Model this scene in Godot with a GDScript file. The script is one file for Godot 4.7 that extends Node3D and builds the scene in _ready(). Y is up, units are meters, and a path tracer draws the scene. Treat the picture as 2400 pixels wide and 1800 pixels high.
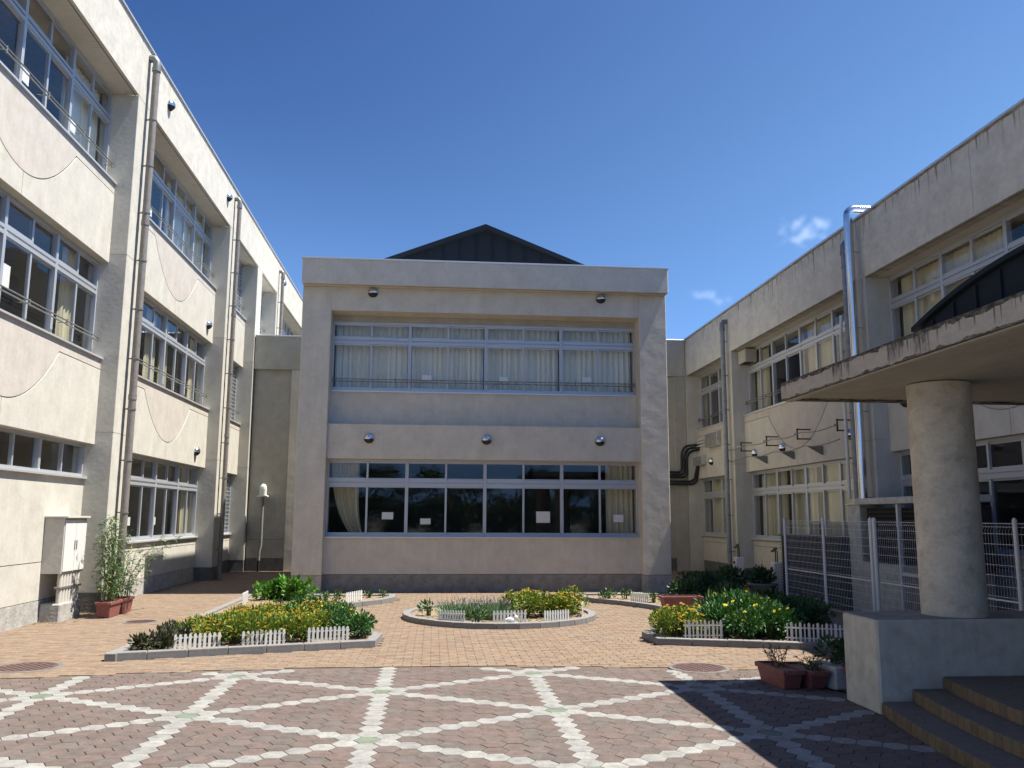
extends Node3D
# School courtyard: three-storey wing on the left, two-storey block ahead, two-storey wing and entrance porch on the right.

class Shape:
	var v := PackedVector3Array()
	var n := PackedVector3Array()
	var c := PackedColorArray()
	var uv := PackedVector2Array()
	var col := Color.WHITE
	var colored := false
	func tri(a: Vector3, b: Vector3, d: Vector3) -> void:
		var nn := (b - a).cross(d - a).normalized()
		tri_n(a, b, d, nn, nn, nn)
	func tri_n(a: Vector3, b: Vector3, d: Vector3, na: Vector3, nb: Vector3, nd: Vector3) -> void:
		v.append(a); v.append(d); v.append(b)
		n.append(na); n.append(nd); n.append(nb)
		if colored:
			c.append(col); c.append(col); c.append(col)
	func quad(a: Vector3, b: Vector3, d: Vector3, e: Vector3) -> void:
		tri(a, b, d); tri(a, d, e)
	func quad_n(a: Vector3, b: Vector3, d: Vector3, e: Vector3, na: Vector3, nb: Vector3, nd: Vector3, ne: Vector3) -> void:
		tri_n(a, b, d, na, nb, nd); tri_n(a, d, e, na, nd, ne)
	func box(l: Vector3, h: Vector3) -> void:
		quad(Vector3(l.x, l.y, h.z), Vector3(h.x, l.y, h.z), Vector3(h.x, h.y, h.z), Vector3(l.x, h.y, h.z))
		quad(Vector3(h.x, l.y, l.z), Vector3(l.x, l.y, l.z), Vector3(l.x, h.y, l.z), Vector3(h.x, h.y, l.z))
		quad(Vector3(h.x, l.y, h.z), Vector3(h.x, l.y, l.z), Vector3(h.x, h.y, l.z), Vector3(h.x, h.y, h.z))
		quad(Vector3(l.x, l.y, l.z), Vector3(l.x, l.y, h.z), Vector3(l.x, h.y, h.z), Vector3(l.x, h.y, l.z))
		quad(Vector3(l.x, h.y, h.z), Vector3(h.x, h.y, h.z), Vector3(h.x, h.y, l.z), Vector3(l.x, h.y, l.z))
		quad(Vector3(l.x, l.y, l.z), Vector3(h.x, l.y, l.z), Vector3(h.x, l.y, h.z), Vector3(l.x, l.y, h.z))
	func bbox(l: Vector3, h: Vector3, b: float) -> void:   # box with chamfered edges
		hull([Vector2(l.x, l.z), Vector2(h.x, l.z), Vector2(h.x, h.z), Vector2(l.x, h.z)], l.y, h.y, b)
	func hull(poly: Array, y0: float, y1: float, b: float, taper := 1.0) -> void:   # convex outline in x,z, extruded upwards, all edges chamfered
		var ctr := Vector2.ZERO
		for p in poly: ctr += p
		ctr /= poly.size()
		var m := poly.size()
		var outl := []      # outline with its corners cut
		for i in m:
			var p: Vector2 = poly[i]
			var q: Vector2 = poly[(i + m - 1) % m]
			var r: Vector2 = poly[(i + 1) % m]
			outl.append(p + (q - p).normalized() * b); outl.append(p + (r - p).normalized() * b)
		var k := outl.size()
		var lo := []
		var hi := []
		var top := []
		var bot := []
		for p in outl:
			var pt: Vector2 = ctr + (p - ctr) * taper
			var s: Vector2 = (ctr - p).normalized() * b
			lo.append(Vector3(pt.x, y0 + b, pt.y)); hi.append(Vector3(p.x, y1 - b, p.y))
			top.append(Vector3(p.x + s.x, y1, p.y + s.y)); bot.append(Vector3(pt.x + s.x, y0, pt.y + s.y))
		var area := 0.0
		for i in k: area += outl[i].x * outl[(i + 1) % k].y - outl[(i + 1) % k].x * outl[i].y
		var flip := area > 0.0
		for i in k:
			var j := (i + 1) % k
			if flip:
				quad(lo[j], lo[i], hi[i], hi[j]); quad(hi[j], hi[i], top[i], top[j]); quad(bot[j], bot[i], lo[i], lo[j])
			else:
				quad(lo[i], lo[j], hi[j], hi[i]); quad(hi[i], hi[j], top[j], top[i]); quad(bot[i], bot[j], lo[j], lo[i])
		for i in range(1, k - 1):
			if flip:
				tri(top[0], top[i + 1], top[i]); tri(bot[0], bot[i], bot[i + 1])
			else:
				tri(top[0], top[i], top[i + 1]); tri(bot[0], bot[i + 1], bot[i])
	func plate(poly: PackedVector2Array, z0: float, z1: float) -> void:   # any outline in x,y, from z0 forward to z1
		var t := Geometry2D.triangulate_polygon(poly)
		for i in range(0, t.size(), 3):
			var a := poly[t[i]]
			var b := poly[t[i + 1]]
			var d := poly[t[i + 2]]
			if (b - a).cross(d - a) < 0.0:
				var w := b
				b = d; d = w
			tri(Vector3(a.x, a.y, z1), Vector3(b.x, b.y, z1), Vector3(d.x, d.y, z1))
			tri(Vector3(a.x, a.y, z0), Vector3(d.x, d.y, z0), Vector3(b.x, b.y, z0))
		var area := 0.0
		var m := poly.size()
		for i in m: area += poly[i].cross(poly[(i + 1) % m])
		for i in m:
			var p := poly[i]
			var q := poly[(i + 1) % m]
			if area < 0.0:
				var w := p
				p = q; q = w
			quad(Vector3(p.x, p.y, z0), Vector3(q.x, q.y, z0), Vector3(q.x, q.y, z1), Vector3(p.x, p.y, z1))
	func flat(poly: PackedVector2Array, y: float) -> void:   # any outline in x,z, facing up
		var t := Geometry2D.triangulate_polygon(poly)
		for i in range(0, t.size(), 3):
			var a := poly[t[i]]
			var b := poly[t[i + 1]]
			var d := poly[t[i + 2]]
			if (b - a).cross(d - a) > 0.0:
				var w := b
				b = d; d = w
			tri(Vector3(a.x, y, a.y), Vector3(b.x, y, b.y), Vector3(d.x, y, d.y))
	func tube(pts: Array, r: float, seg := 8, caps := true, r2 := -1.0) -> void:
		var rings := []
		var m := pts.size()
		var ref := Vector3.UP
		for i in m:
			var d: Vector3 = (pts[mini(i + 1, m - 1)] - pts[maxi(i - 1, 0)]).normalized()
			if absf(d.dot(ref)) > 0.95: ref = Vector3.RIGHT if absf(d.x) < 0.8 else Vector3.BACK
			var s := d.cross(ref).normalized()
			var u := s.cross(d).normalized()
			ref = u
			var rr := r if r2 < 0.0 else lerpf(r, r2, float(i) / (m - 1))
			var ring := []
			for k in seg:
				var a := TAU * k / seg
				var dir := s * cos(a) + u * sin(a)
				ring.append([pts[i] + dir * rr, dir])
			rings.append(ring)
		for i in m - 1:
			for k in seg:
				var j := (k + 1) % seg
				var a = rings[i][k]
				var b = rings[i][j]
				var e = rings[i + 1][j]
				var f = rings[i + 1][k]
				quad_n(a[0], f[0], e[0], b[0], a[1], f[1], e[1], b[1])
		if caps:
			for k in range(1, seg - 1):
				tri(rings[0][0][0], rings[0][k][0], rings[0][k + 1][0])
				tri(rings[m - 1][0][0], rings[m - 1][k + 1][0], rings[m - 1][k][0])
	func lathe(prof: Array, seg := 24, a0 := 0.0, a1 := TAU) -> void:   # profile of (radius, height), smooth round the axis y, flat along the profile
		for i in prof.size() - 1:
			var p: Vector2 = prof[i]
			var q: Vector2 = prof[i + 1]
			var d := q - p
			var nr := Vector2(d.y, -d.x).normalized()
			for k in seg:
				var a := lerpf(a0, a1, float(k) / seg)
				var b := lerpf(a0, a1, float(k + 1) / seg)
				var da := Vector3(cos(a), 0, -sin(a))
				var db := Vector3(cos(b), 0, -sin(b))
				var na := da * nr.x + Vector3.UP * nr.y
				var nb := db * nr.x + Vector3.UP * nr.y
				quad_n(da * p.x + Vector3.UP * p.y, db * p.x + Vector3.UP * p.y, db * q.x + Vector3.UP * q.y, da * q.x + Vector3.UP * q.y, na, nb, nb, na)
	func leaf(at: Vector3, dir: Vector3, side: Vector3, l: float, w: float, bend := 0.15) -> void:
		var up := side.cross(dir).normalized()
		var mid := at + dir * l * 0.5 + up * l * bend
		var tip := at + dir * l
		tri(at, mid + side * w * 0.5, tip); tri(at, tip, mid - side * w * 0.5)
	func uv_plane(axis: int, s: float, y0: float, y1: float) -> void:
		uv.clear()
		for p in v: uv.append(Vector2((p.x if axis == 0 else p.z) * s, (y1 - p.y) / (y1 - y0)))
	func mesh() -> ArrayMesh:
		var a := []
		a.resize(Mesh.ARRAY_MAX)
		a[Mesh.ARRAY_VERTEX] = v; a[Mesh.ARRAY_NORMAL] = n
		if colored: a[Mesh.ARRAY_COLOR] = c
		if uv.size() == v.size(): a[Mesh.ARRAY_TEX_UV] = uv
		var m := ArrayMesh.new()
		m.add_surface_from_arrays(Mesh.PRIMITIVE_TRIANGLES, a)
		return m

var rng := RandomNumberGenerator.new()
var names := {}
var M := {}
var cache := {}

func numbered(called: String) -> String:
	var k: int = names.get(called, 0)
	names[called] = k + 1
	return called if k == 0 else "%s_%03d" % [called, k]

func tag(o: Node, label: String, category := "", group := "", kind := "") -> Node:
	if label: o.set_meta("label", label)
	if category: o.set_meta("category", category)
	if group: o.set_meta("group", group)
	if kind: o.set_meta("kind", kind)
	return o

func thing(called: String, label: String, category: String, at := Vector3.ZERO, turn := 0.0, group := "") -> Node3D:
	var o := Node3D.new()
	o.name = numbered(called)
	add_child(o)
	o.position = at; o.rotation.y = turn
	tag(o, label, category, group)
	return o

func obj(called: String, s, m: Material, parent: Node = null, at := Vector3.ZERO) -> MeshInstance3D:
	var o := MeshInstance3D.new()
	o.mesh = s.mesh() if s is Shape else s
	o.material_override = m
	o.position = at
	if parent == null:
		o.name = numbered(called); add_child(o)
	else:
		o.name = called; parent.add_child(o, true)
	return o

func structure(called: String, s, m: Material, at := Vector3.ZERO) -> MeshInstance3D:
	var o := obj(called, s, m, null, at)
	o.set_meta("kind", "structure")
	return o

func bx(l: Vector3, h: Vector3, b := 0.0) -> Shape:
	var s := Shape.new()
	if b > 0.0: s.bbox(l, h, b)
	else: s.box(l, h)
	return s

func lin(r: float, g: float, b: float, a := 1.0) -> Color:
	var q := Color(r, g, b).linear_to_srgb()
	q.a = a
	return q

func noise(seed_: int, freq: float, size: int, oct := 4) -> PackedByteArray:
	var f := FastNoiseLite.new()
	f.seed = seed_; f.frequency = freq; f.fractal_octaves = oct
	f.noise_type = FastNoiseLite.TYPE_SIMPLEX_SMOOTH
	var im := f.get_seamless_image(size, size)
	im.convert(Image.FORMAT_L8)
	return im.get_data()

func mottle(size: int, seed_: int, fine: float, coarse: float, streak: float, warm := Color(1, 1, 1), warm_amt := 0.0, speck := 0.0) -> ImageTexture:
	# a pale modulation: fine grain, coarse blotches, rain-washed streaks, patches of another tint, dark specks
	var a := noise(seed_, 0.09, size)
	var b := noise(seed_ + 1, 0.012, size, 5)
	var d := noise(seed_ + 2, 0.02, size, 3)
	var st := noise(seed_ + 3, 0.05, size, 3)
	var out := PackedByteArray()
	out.resize(size * size * 3)
	for y in size:
		for x in size:
			var i := y * size + x
			var g := 0.93 + fine * (a[i] / 255.0 - 0.5) + coarse * (b[i] / 255.0 - 0.5) + streak * (st[((y / 24) % size) * size + x] / 255.0 - 0.5)
			if speck > 0.0 and a[(i * 7 + 13) % a.size()] > 175: g -= speck
			var w := clampf((d[i] / 255.0 - 0.5) * 3.0, 0.0, 1.0) * warm_amt
			out[i * 3] = clampi(int(255.0 * g * lerpf(1.0, warm.r, w)), 0, 255)
			out[i * 3 + 1] = clampi(int(255.0 * g * lerpf(1.0, warm.g, w)), 0, 255)
			out[i * 3 + 2] = clampi(int(255.0 * g * lerpf(1.0, warm.b, w)), 0, 255)
	return ImageTexture.create_from_image(Image.create_from_data(size, size, false, Image.FORMAT_RGB8, out))

func relief(size: int, seed_: int, freq: float, strength: float) -> ImageTexture:
	var im := Image.create_from_data(size, size, false, Image.FORMAT_L8, noise(seed_, freq, size, 5))
	im.convert(Image.FORMAT_RGBA8)
	im.bump_map_to_normal_map(strength)
	return ImageTexture.create_from_image(im)

func stained(w: int, h: int, seed_: int, count: int, reach: float, edge: float, blots: int, col: Color, grime: float) -> ImageTexture:
	# rain stains that run down from the top edge of a band, mould on the edge itself, and a few heavy blots; u runs along, v down
	var r := RandomNumberGenerator.new()
	r.seed = seed_
	var a := noise(seed_, 0.05, 512)
	var b := noise(seed_ + 5, 0.015, 512, 4)
	var dark := PackedFloat32Array()
	dark.resize(w * h)
	for k in count:
		var x := r.randi_range(0, w - 1)
		var l := int(h * reach * pow(r.randf(), 2.2)) + 3
		var wide := r.randi_range(1, 5)
		var s := r.randf_range(0.15, 0.75)
		for y in mini(l, h):
			for q in wide:
				var i := y * w + (x + q) % w
				dark[i] = maxf(dark[i], s * (1.0 - pow(float(y) / l, 1.5)) * (0.5 + a[(y * 512 + (x + q) % 512) % a.size()] / 255.0))
	for k in blots:
		var x := r.randi_range(0, w - 1)
		var wide := r.randi_range(int(w * 0.008), int(w * 0.03))
		for q in wide:
			var l := int(h * r.randf_range(0.3, 1.0))
			for y in l:
				var i := y * w + (x + q) % w
				dark[i] = maxf(dark[i], 1.1 * (a[((y / 3) * 512 + ((x + q) * 2) % 512) % a.size()] / 255.0) * (1.0 - 0.6 * float(y) / l))
	var out := PackedByteArray()
	out.resize(w * h * 3)
	for y in h:
		for x in w:
			var i := y * w + x
			var nn := a[(y * 512 + x) % a.size()] / 255.0
			var nb := b[(y % 512) * 512 + x % 512] / 255.0
			var d := dark[i]
			if y < edge * h * (0.3 + 1.4 * nb): d = maxf(d, 0.75 * nn + 0.25)
			if grime > 0.0 and h - y < grime * h * nb * 1.6: d = maxf(d, 0.6 * nn + 0.2)
			d = clampf(d, 0.0, 0.92)
			var g := 0.93 + 0.08 * (nn - 0.5) + 0.1 * (nb - 0.5)
			out[i * 3] = clampi(int(255.0 * lerpf(g, col.r, d)), 0, 255)
			out[i * 3 + 1] = clampi(int(255.0 * lerpf(g, col.g, d)), 0, 255)
			out[i * 3 + 2] = clampi(int(255.0 * lerpf(g, col.b, d)), 0, 255)
	return ImageTexture.create_from_image(Image.create_from_data(w, h, false, Image.FORMAT_RGB8, out))

func mat(key: String, albedo: Color, rough: float, tex: Texture2D = null, sc := 0.4, norm: Texture2D = null, nsc := 0.3, metal := 0.0) -> StandardMaterial3D:
	var m := StandardMaterial3D.new()
	m.resource_name = key
	m.albedo_color = albedo; m.roughness = rough; m.metallic = metal
	if tex:
		m.albedo_texture = tex
		m.uv1_triplanar = true; m.uv1_world_triplanar = true; m.uv1_scale = Vector3.ONE * sc
	if norm:
		m.normal_enabled = true; m.normal_texture = norm; m.normal_scale = nsc
		m.uv1_triplanar = true; m.uv1_world_triplanar = true; m.uv1_scale = Vector3.ONE * sc
	M[key] = m
	return m

func leaf_mat(key: String) -> void:
	var m := mat(key, Color.WHITE, 0.55)
	m.vertex_color_use_as_albedo = true
	m.backlight_enabled = true
	m.backlight = Color(0.35, 0.4, 0.2)

func materials() -> void:
	var plaster := mottle(512, 11, 0.04, 0.07, 0.03, Color(0.95, 0.92, 0.86), 0.4)
	var rough_n := relief(512, 21, 0.06, 3.0)
	var wave_n := relief(512, 22, 0.018, 9.0)
	var grain := mottle(512, 31, 0.3, 0.12, 0.0, Color(0.85, 0.83, 0.8), 0.5, 0.12)
	var worn := mottle(512, 41, 0.12, 0.16, 0.0, Color(0.88, 0.85, 0.82), 0.6)
	mat("cream", lin(0.555, 0.53, 0.465), 0.9, plaster, 0.3, rough_n, 0.06)
	mat("pink", lin(0.53, 0.485, 0.43), 0.9, plaster, 0.35, rough_n, 0.06)
	mat("beige", lin(0.62, 0.58, 0.5), 0.9, plaster, 0.3, wave_n, 0.05)
	mat("aged", lin(0.55, 0.53, 0.46), 0.9, mottle(512, 61, 0.05, 0.1, 0.05, Color(0.86, 0.83, 0.78), 0.35), 0.55, rough_n, 0.12)
	mat("column", lin(0.58, 0.54, 0.46), 0.92, worn, 0.6, rough_n, 0.25)
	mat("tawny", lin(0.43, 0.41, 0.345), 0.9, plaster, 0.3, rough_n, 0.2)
	mat("concrete", lin(0.25, 0.245, 0.225), 0.92, worn, 0.5, rough_n, 0.4)
	mat("skirting", lin(0.15, 0.148, 0.14), 0.92, worn, 0.5, rough_n, 0.3)
	mat("pale_skirting", lin(0.4, 0.39, 0.36), 0.92, worn, 0.5, rough_n, 0.3)
	mat("granite", lin(0.215, 0.21, 0.205), 0.75, grain, 1.7, rough_n, 0.3)
	mat("soil", lin(0.25, 0.19, 0.12), 1.0, grain, 1.3, rough_n, 0.8)
	mat("joint", lin(0.13, 0.1, 0.08), 1.0, worn, 0.8)
	mat("aluminium", lin(0.43, 0.45, 0.48), 0.4, null, 0.4, null, 0.3, 0.4)
	mat("white_metal", lin(0.62, 0.62, 0.62), 0.4)
	mat("white_plastic", lin(0.6, 0.6, 0.58), 0.5)
	mat("flashing", lin(0.6, 0.6, 0.6), 0.35, null, 0.4, null, 0.3, 0.5)
	mat("rail_metal", lin(0.2, 0.2, 0.19), 0.45, null, 0.4, null, 0.3, 0.4)
	mat("steel", lin(0.62, 0.63, 0.65), 0.2, null, 0.4, null, 0.3, 1.0)
	mat("pipe_grey", lin(0.22, 0.2, 0.18), 0.5, worn, 0.9)
	mat("pipe_blue", lin(0.26, 0.28, 0.3), 0.5, worn, 0.9)
	mat("black", lin(0.015, 0.015, 0.016), 0.6)
	mat("dark_roof", lin(0.015, 0.021, 0.03), 0.8).metallic_specular = 0.25
	mat("hollow", lin(0.02, 0.02, 0.02), 0.9)
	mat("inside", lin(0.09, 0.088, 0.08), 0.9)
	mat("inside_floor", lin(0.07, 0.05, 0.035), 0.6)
	mat("paper", lin(0.65, 0.65, 0.63), 0.8)
	mat("terracotta", lin(0.26, 0.085, 0.075), 0.6, worn, 2.0)
	mat("iron", lin(0.105, 0.058, 0.05), 0.6, grain, 2.0)
	mat("louvre", lin(0.045, 0.05, 0.06), 0.5)
	mat("panel", lin(0.5, 0.515, 0.495), 0.5, worn, 0.6)
	mat("tile", lin(0.2, 0.15, 0.085), 0.45, worn, 1.5)
	mat("tile_dark", lin(0.17, 0.125, 0.075), 0.45, worn, 1.5)
	mat("tread", lin(0.15, 0.135, 0.12), 0.8, grain, 1.2)
	mat("brass", lin(0.12, 0.1, 0.06), 0.4, null, 0.4, null, 0.3, 0.8)
	mat("wood", lin(0.35, 0.2, 0.09), 0.6, worn, 1.0)
	mat("bark", lin(0.12, 0.085, 0.06), 0.9, grain, 1.0)
	var g := mat("glass", Color(0.3, 0.36, 0.36, 0.015), 0.02)
	g.transparency = BaseMaterial3D.TRANSPARENCY_ALPHA
	var fg := mat("frosted", lin(0.5, 0.55, 0.54), 0.25)
	fg.metallic_specular = 0.6
	var cu := mat("curtain", lin(0.48, 0.45, 0.31), 0.95)
	cu.backlight_enabled = true; cu.backlight = Color(0.4, 0.38, 0.25)
	var cp := mat("curtain_pale", lin(0.66, 0.67, 0.58), 0.95)
	cp.backlight_enabled = true; cp.backlight = Color(0.45, 0.45, 0.38)
	for k in 6:
		var t: Array = [[0.114, 0.086, 0.073], [0.122, 0.095, 0.083], [0.106, 0.085, 0.074], [0.128, 0.092, 0.079], [0.111, 0.092, 0.081], [0.119, 0.088, 0.075]][k]
		mat("paver%d" % k, lin(t[0], t[1], t[2]), 0.9, worn, 0.9, rough_n, 0.4)
		t = [[0.198, 0.142, 0.095], [0.21, 0.154, 0.105], [0.183, 0.128, 0.087], [0.218, 0.152, 0.1], [0.195, 0.147, 0.106], [0.205, 0.14, 0.093]][k]
		mat("brick%d" % k, lin(t[0], t[1], t[2]), 0.92, worn, 0.9, rough_n, 0.4)
	for k in 3:
		var w: float = [0.245, 0.265, 0.225][k]
		mat("white_paver%d" % k, lin(w, w * 0.99, w * 0.93), 0.88, worn, 0.9, rough_n, 0.4)
	mat("green_paver", lin(0.135, 0.165, 0.118), 0.88, worn, 0.9, rough_n, 0.4)
	for k in ["paver_mix", "brick_mix"]:
		mat(k, Color.WHITE, 0.92, worn, 0.9, rough_n, 0.4).vertex_color_use_as_albedo = true
	leaf_mat("leaves")
	var p := stained(2048, 160, 5, 300, 0.5, 0.025, 0, Color(0.45, 0.4, 0.35), 0.0)
	var m := mat("parapet_stained", lin(0.6, 0.575, 0.5), 0.9)
	m.albedo_texture = p
	m = mat("parapet_pale", lin(0.56, 0.53, 0.465), 0.9)
	m.albedo_texture = stained(2048, 160, 8, 90, 0.45, 0.0, 0, Color(0.72, 0.66, 0.56), 0.0)
	m = mat("canopy_stained", lin(0.43, 0.39, 0.34), 0.9)
	m.albedo_texture = stained(2048, 96, 9, 260, 0.9, 0.16, 12, Color(0.12, 0.1, 0.09), 0.16)

# ---------------------------------------------------------------- ground
const HEX := 0.09713
func edge_z(x: float) -> float:   # where the hexagonal paving meets the brick paving
	return -9.3 + 0.03 * (x + 0.3) * (x + 0.3)

func in_frame(p: Vector3) -> bool:
	var cam: Camera3D = get_node("camera")
	var q := cam.transform.affine_inverse() * p
	var t := tan(deg_to_rad(cam.fov * 0.5))
	return q.z < 0.0 and absf(q.x) < -q.z * t * 4.0 / 3.0 and absf(q.y) < -q.z * t

func block_shape(s: Shape, poly: Array, top: float, ch: float, t: Transform3D) -> void:
	var m := poly.size()
	var a := []
	var b := []
	var d := []
	var e := []
	for p in poly:
		var q: Vector2 = p
		var i: Vector2 = q * (1.0 - ch / q.length())
		a.append(t * Vector3(i.x, top, i.y)); b.append(t * Vector3(q.x, top - ch * 0.7, q.y)); d.append(t * Vector3(q.x, -0.02, q.y))
	for k in m:
		var j := (k + 1) % m
		s.quad(b[k], b[j], a[j], a[k]); s.quad(d[k], d[j], b[j], b[k])
	for k in range(1, m - 1): s.tri(a[0], a[k], a[k + 1])

var left_bed := PackedVector2Array()
var right_bed := PackedVector2Array()
const MID := 1.06
const RING := Vector2(1.06, -13.76)

func beds_outline() -> void:
	left_bed.append(Vector2(-3.48, -9.85)); left_bed.append(Vector2(-0.66, -10.7)); left_bed.append(Vector2(-0.62, -11.35))
	for k in range(1, 12):
		var a := lerpf(2.18, 4.12, k / 12.0)
		left_bed.append(RING + Vector2(cos(a), sin(a)) * 2.85)
	left_bed.append(Vector2(-0.68, -16.35)); left_bed.append(Vector2(-0.68, -16.95)); left_bed.append(Vector2(-3.48, -16.95))
	for p in left_bed: right_bed.append(Vector2(2.0 * MID - p.x, p.y))

func tilt() -> Transform3D:
	return Transform3D(Basis.from_euler(Vector3(rng.randf_range(-0.006, 0.006), rng.randf_range(-0.012, 0.012), rng.randf_range(-0.006, 0.006))), Vector3(0, rng.randf_range(-0.0015, 0.0015), 0))

func ground() -> void:
	var g := Shape.new()
	g.quad(Vector3(-150, -0.03, 150), Vector3(150, -0.03, 150), Vector3(150, -0.03, -150), Vector3(-150, -0.03, -150))
	structure("ground", g, M.concrete)
	# hexagonal paving: pink blocks, white lines in three directions, a green block at each crossing
	var bed := Shape.new()
	bed.quad(Vector3(-5.7, -0.009, 3), Vector3(3.7, -0.009, 3), Vector3(3.7, -0.009, -9.3), Vector3(-5.7, -0.009, -9.3))
	var hp := structure("hexagonal_paving", bed, M.joint)
	var poly := []
	for k in 6: poly.append(Vector2(cos(k * PI / 3), -sin(k * PI / 3)) * (HEX - 0.0028))
	var one := Shape.new()
	block_shape(one, poly, 0.0, 0.004, Transform3D.IDENTITY)
	var hexm := one.mesh()
	var spots := []
	for q in range(-38, 28):
		for r in range(-60, 40):
			var x := -0.432 + 1.5 * HEX * q
			var z := -6.376 - sqrt(3.0) * HEX * (r + q * 0.5)
			if x < -5.62 or x > 3.62 or z > -3.2 or z < edge_z(x) + 0.05: continue
			var kind := 0
			var l1 := posmod(q, 10) == 0
			var l2 := posmod(r, 10) == 0
			var l3 := posmod(q + r, 10) == 0
			if l1 and l2: kind = 2
			elif l1 or l2 or l3: kind = 1
			var p := Vector3(x, 0, z)
			spots.append([p.distance_to(Vector3(0, 1.55, 0)) + (0.0 if in_frame(p) and x < 3.2 else 100.0), p, kind])
	spots.sort_custom(func(a, b): return a[0] < b[0])
	var rest := Shape.new()
	rest.colored = true
	for i in spots.size():
		var p: Vector3 = spots[i][1]
		var kind: int = spots[i][2]
		var t := tilt()
		t.origin += p
		var k := rng.randi_range(0, 5)
		if i < 300:
			var o := obj("paver", hexm, M["green_paver"] if kind == 2 else (M["white_paver%d" % (k % 3)] if kind == 1 else M["paver%d" % k]), hp)
			o.transform = t
		else:
			var f := rng.randf_range(0.93, 1.07)
			rest.col = Color(0.135, 0.165, 0.118) if kind == 2 else (Color(0.245, 0.243, 0.228) * f if kind == 1 else ([Color(0.114, 0.086, 0.073), Color(0.122, 0.095, 0.083), Color(0.106, 0.085, 0.074), Color(0.128, 0.092, 0.079), Color(0.111, 0.092, 0.081), Color(0.119, 0.088, 0.075)][k]))
			block_shape(rest, poly, 0.0, 0.004, t)
	obj("far_pavers", rest, M.paver_mix, hp).set_meta("kind", "stuff")
	# brick paving, stretcher bond, up to the walls and round the beds
	bed = Shape.new()
	bed.quad(Vector3(-5.7, -0.011, -8.4), Vector3(8.0, -0.011, -8.4), Vector3(8.0, -0.011, -25.4), Vector3(-5.7, -0.011, -25.4))
	var bp := structure("brick_paving", bed, M.joint)
	var bl := 0.2
	var bw := 0.1
	poly = [Vector2(0.5 * bl - 0.0025, 0.5 * bw - 0.0025), Vector2(0.5 * bl - 0.0025, -0.5 * bw + 0.0025), Vector2(-0.5 * bl + 0.0025, -0.5 * bw + 0.0025), Vector2(-0.5 * bl + 0.0025, 0.5 * bw - 0.0025)]
	one = Shape.new()
	block_shape(one, poly, 0.0, 0.003, Transform3D.IDENTITY)
	var brickm := one.mesh()
	spots = []
	for r in range(0, 170):
		for q in range(0, 69):
			var x := -5.8 + bl * (q + 0.5 * (r % 2))
			var z := -8.5 - bw * r
			if x > 7.9 or z > edge_z(x) - 0.045: continue
			var v2 := Vector2(x, z)
			if Geometry2D.is_point_in_polygon(v2, left_bed) or Geometry2D.is_point_in_polygon(v2, right_bed) or v2.distance_to(RING) < 1.45: continue
			if z < -18.2 and x > -2.8 and x < 5.0: continue
			var p := Vector3(x, 0, z)
			spots.append([p.length() + (0.0 if in_frame(p) and x < 3.3 else 100.0), p])
	spots.sort_custom(func(a, b): return a[0] < b[0])
	rest = Shape.new()
	rest.colored = true
	for i in spots.size():
		var t := tilt()
		t.origin += spots[i][1]
		var k := rng.randi_range(0, 5)
		if i < 300:
			obj("brick", brickm, M["brick%d" % k], bp).transform = t
		else:
			rest.col = [Color(0.198, 0.142, 0.095), Color(0.21, 0.154, 0.105), Color(0.183, 0.128, 0.087), Color(0.218, 0.152, 0.1), Color(0.195, 0.147, 0.106), Color(0.205, 0.14, 0.093)][k]
			block_shape(rest, poly, 0.0, 0.003, t)
	obj("far_bricks", rest, M.brick_mix, bp).set_meta("kind", "stuff")

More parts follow.
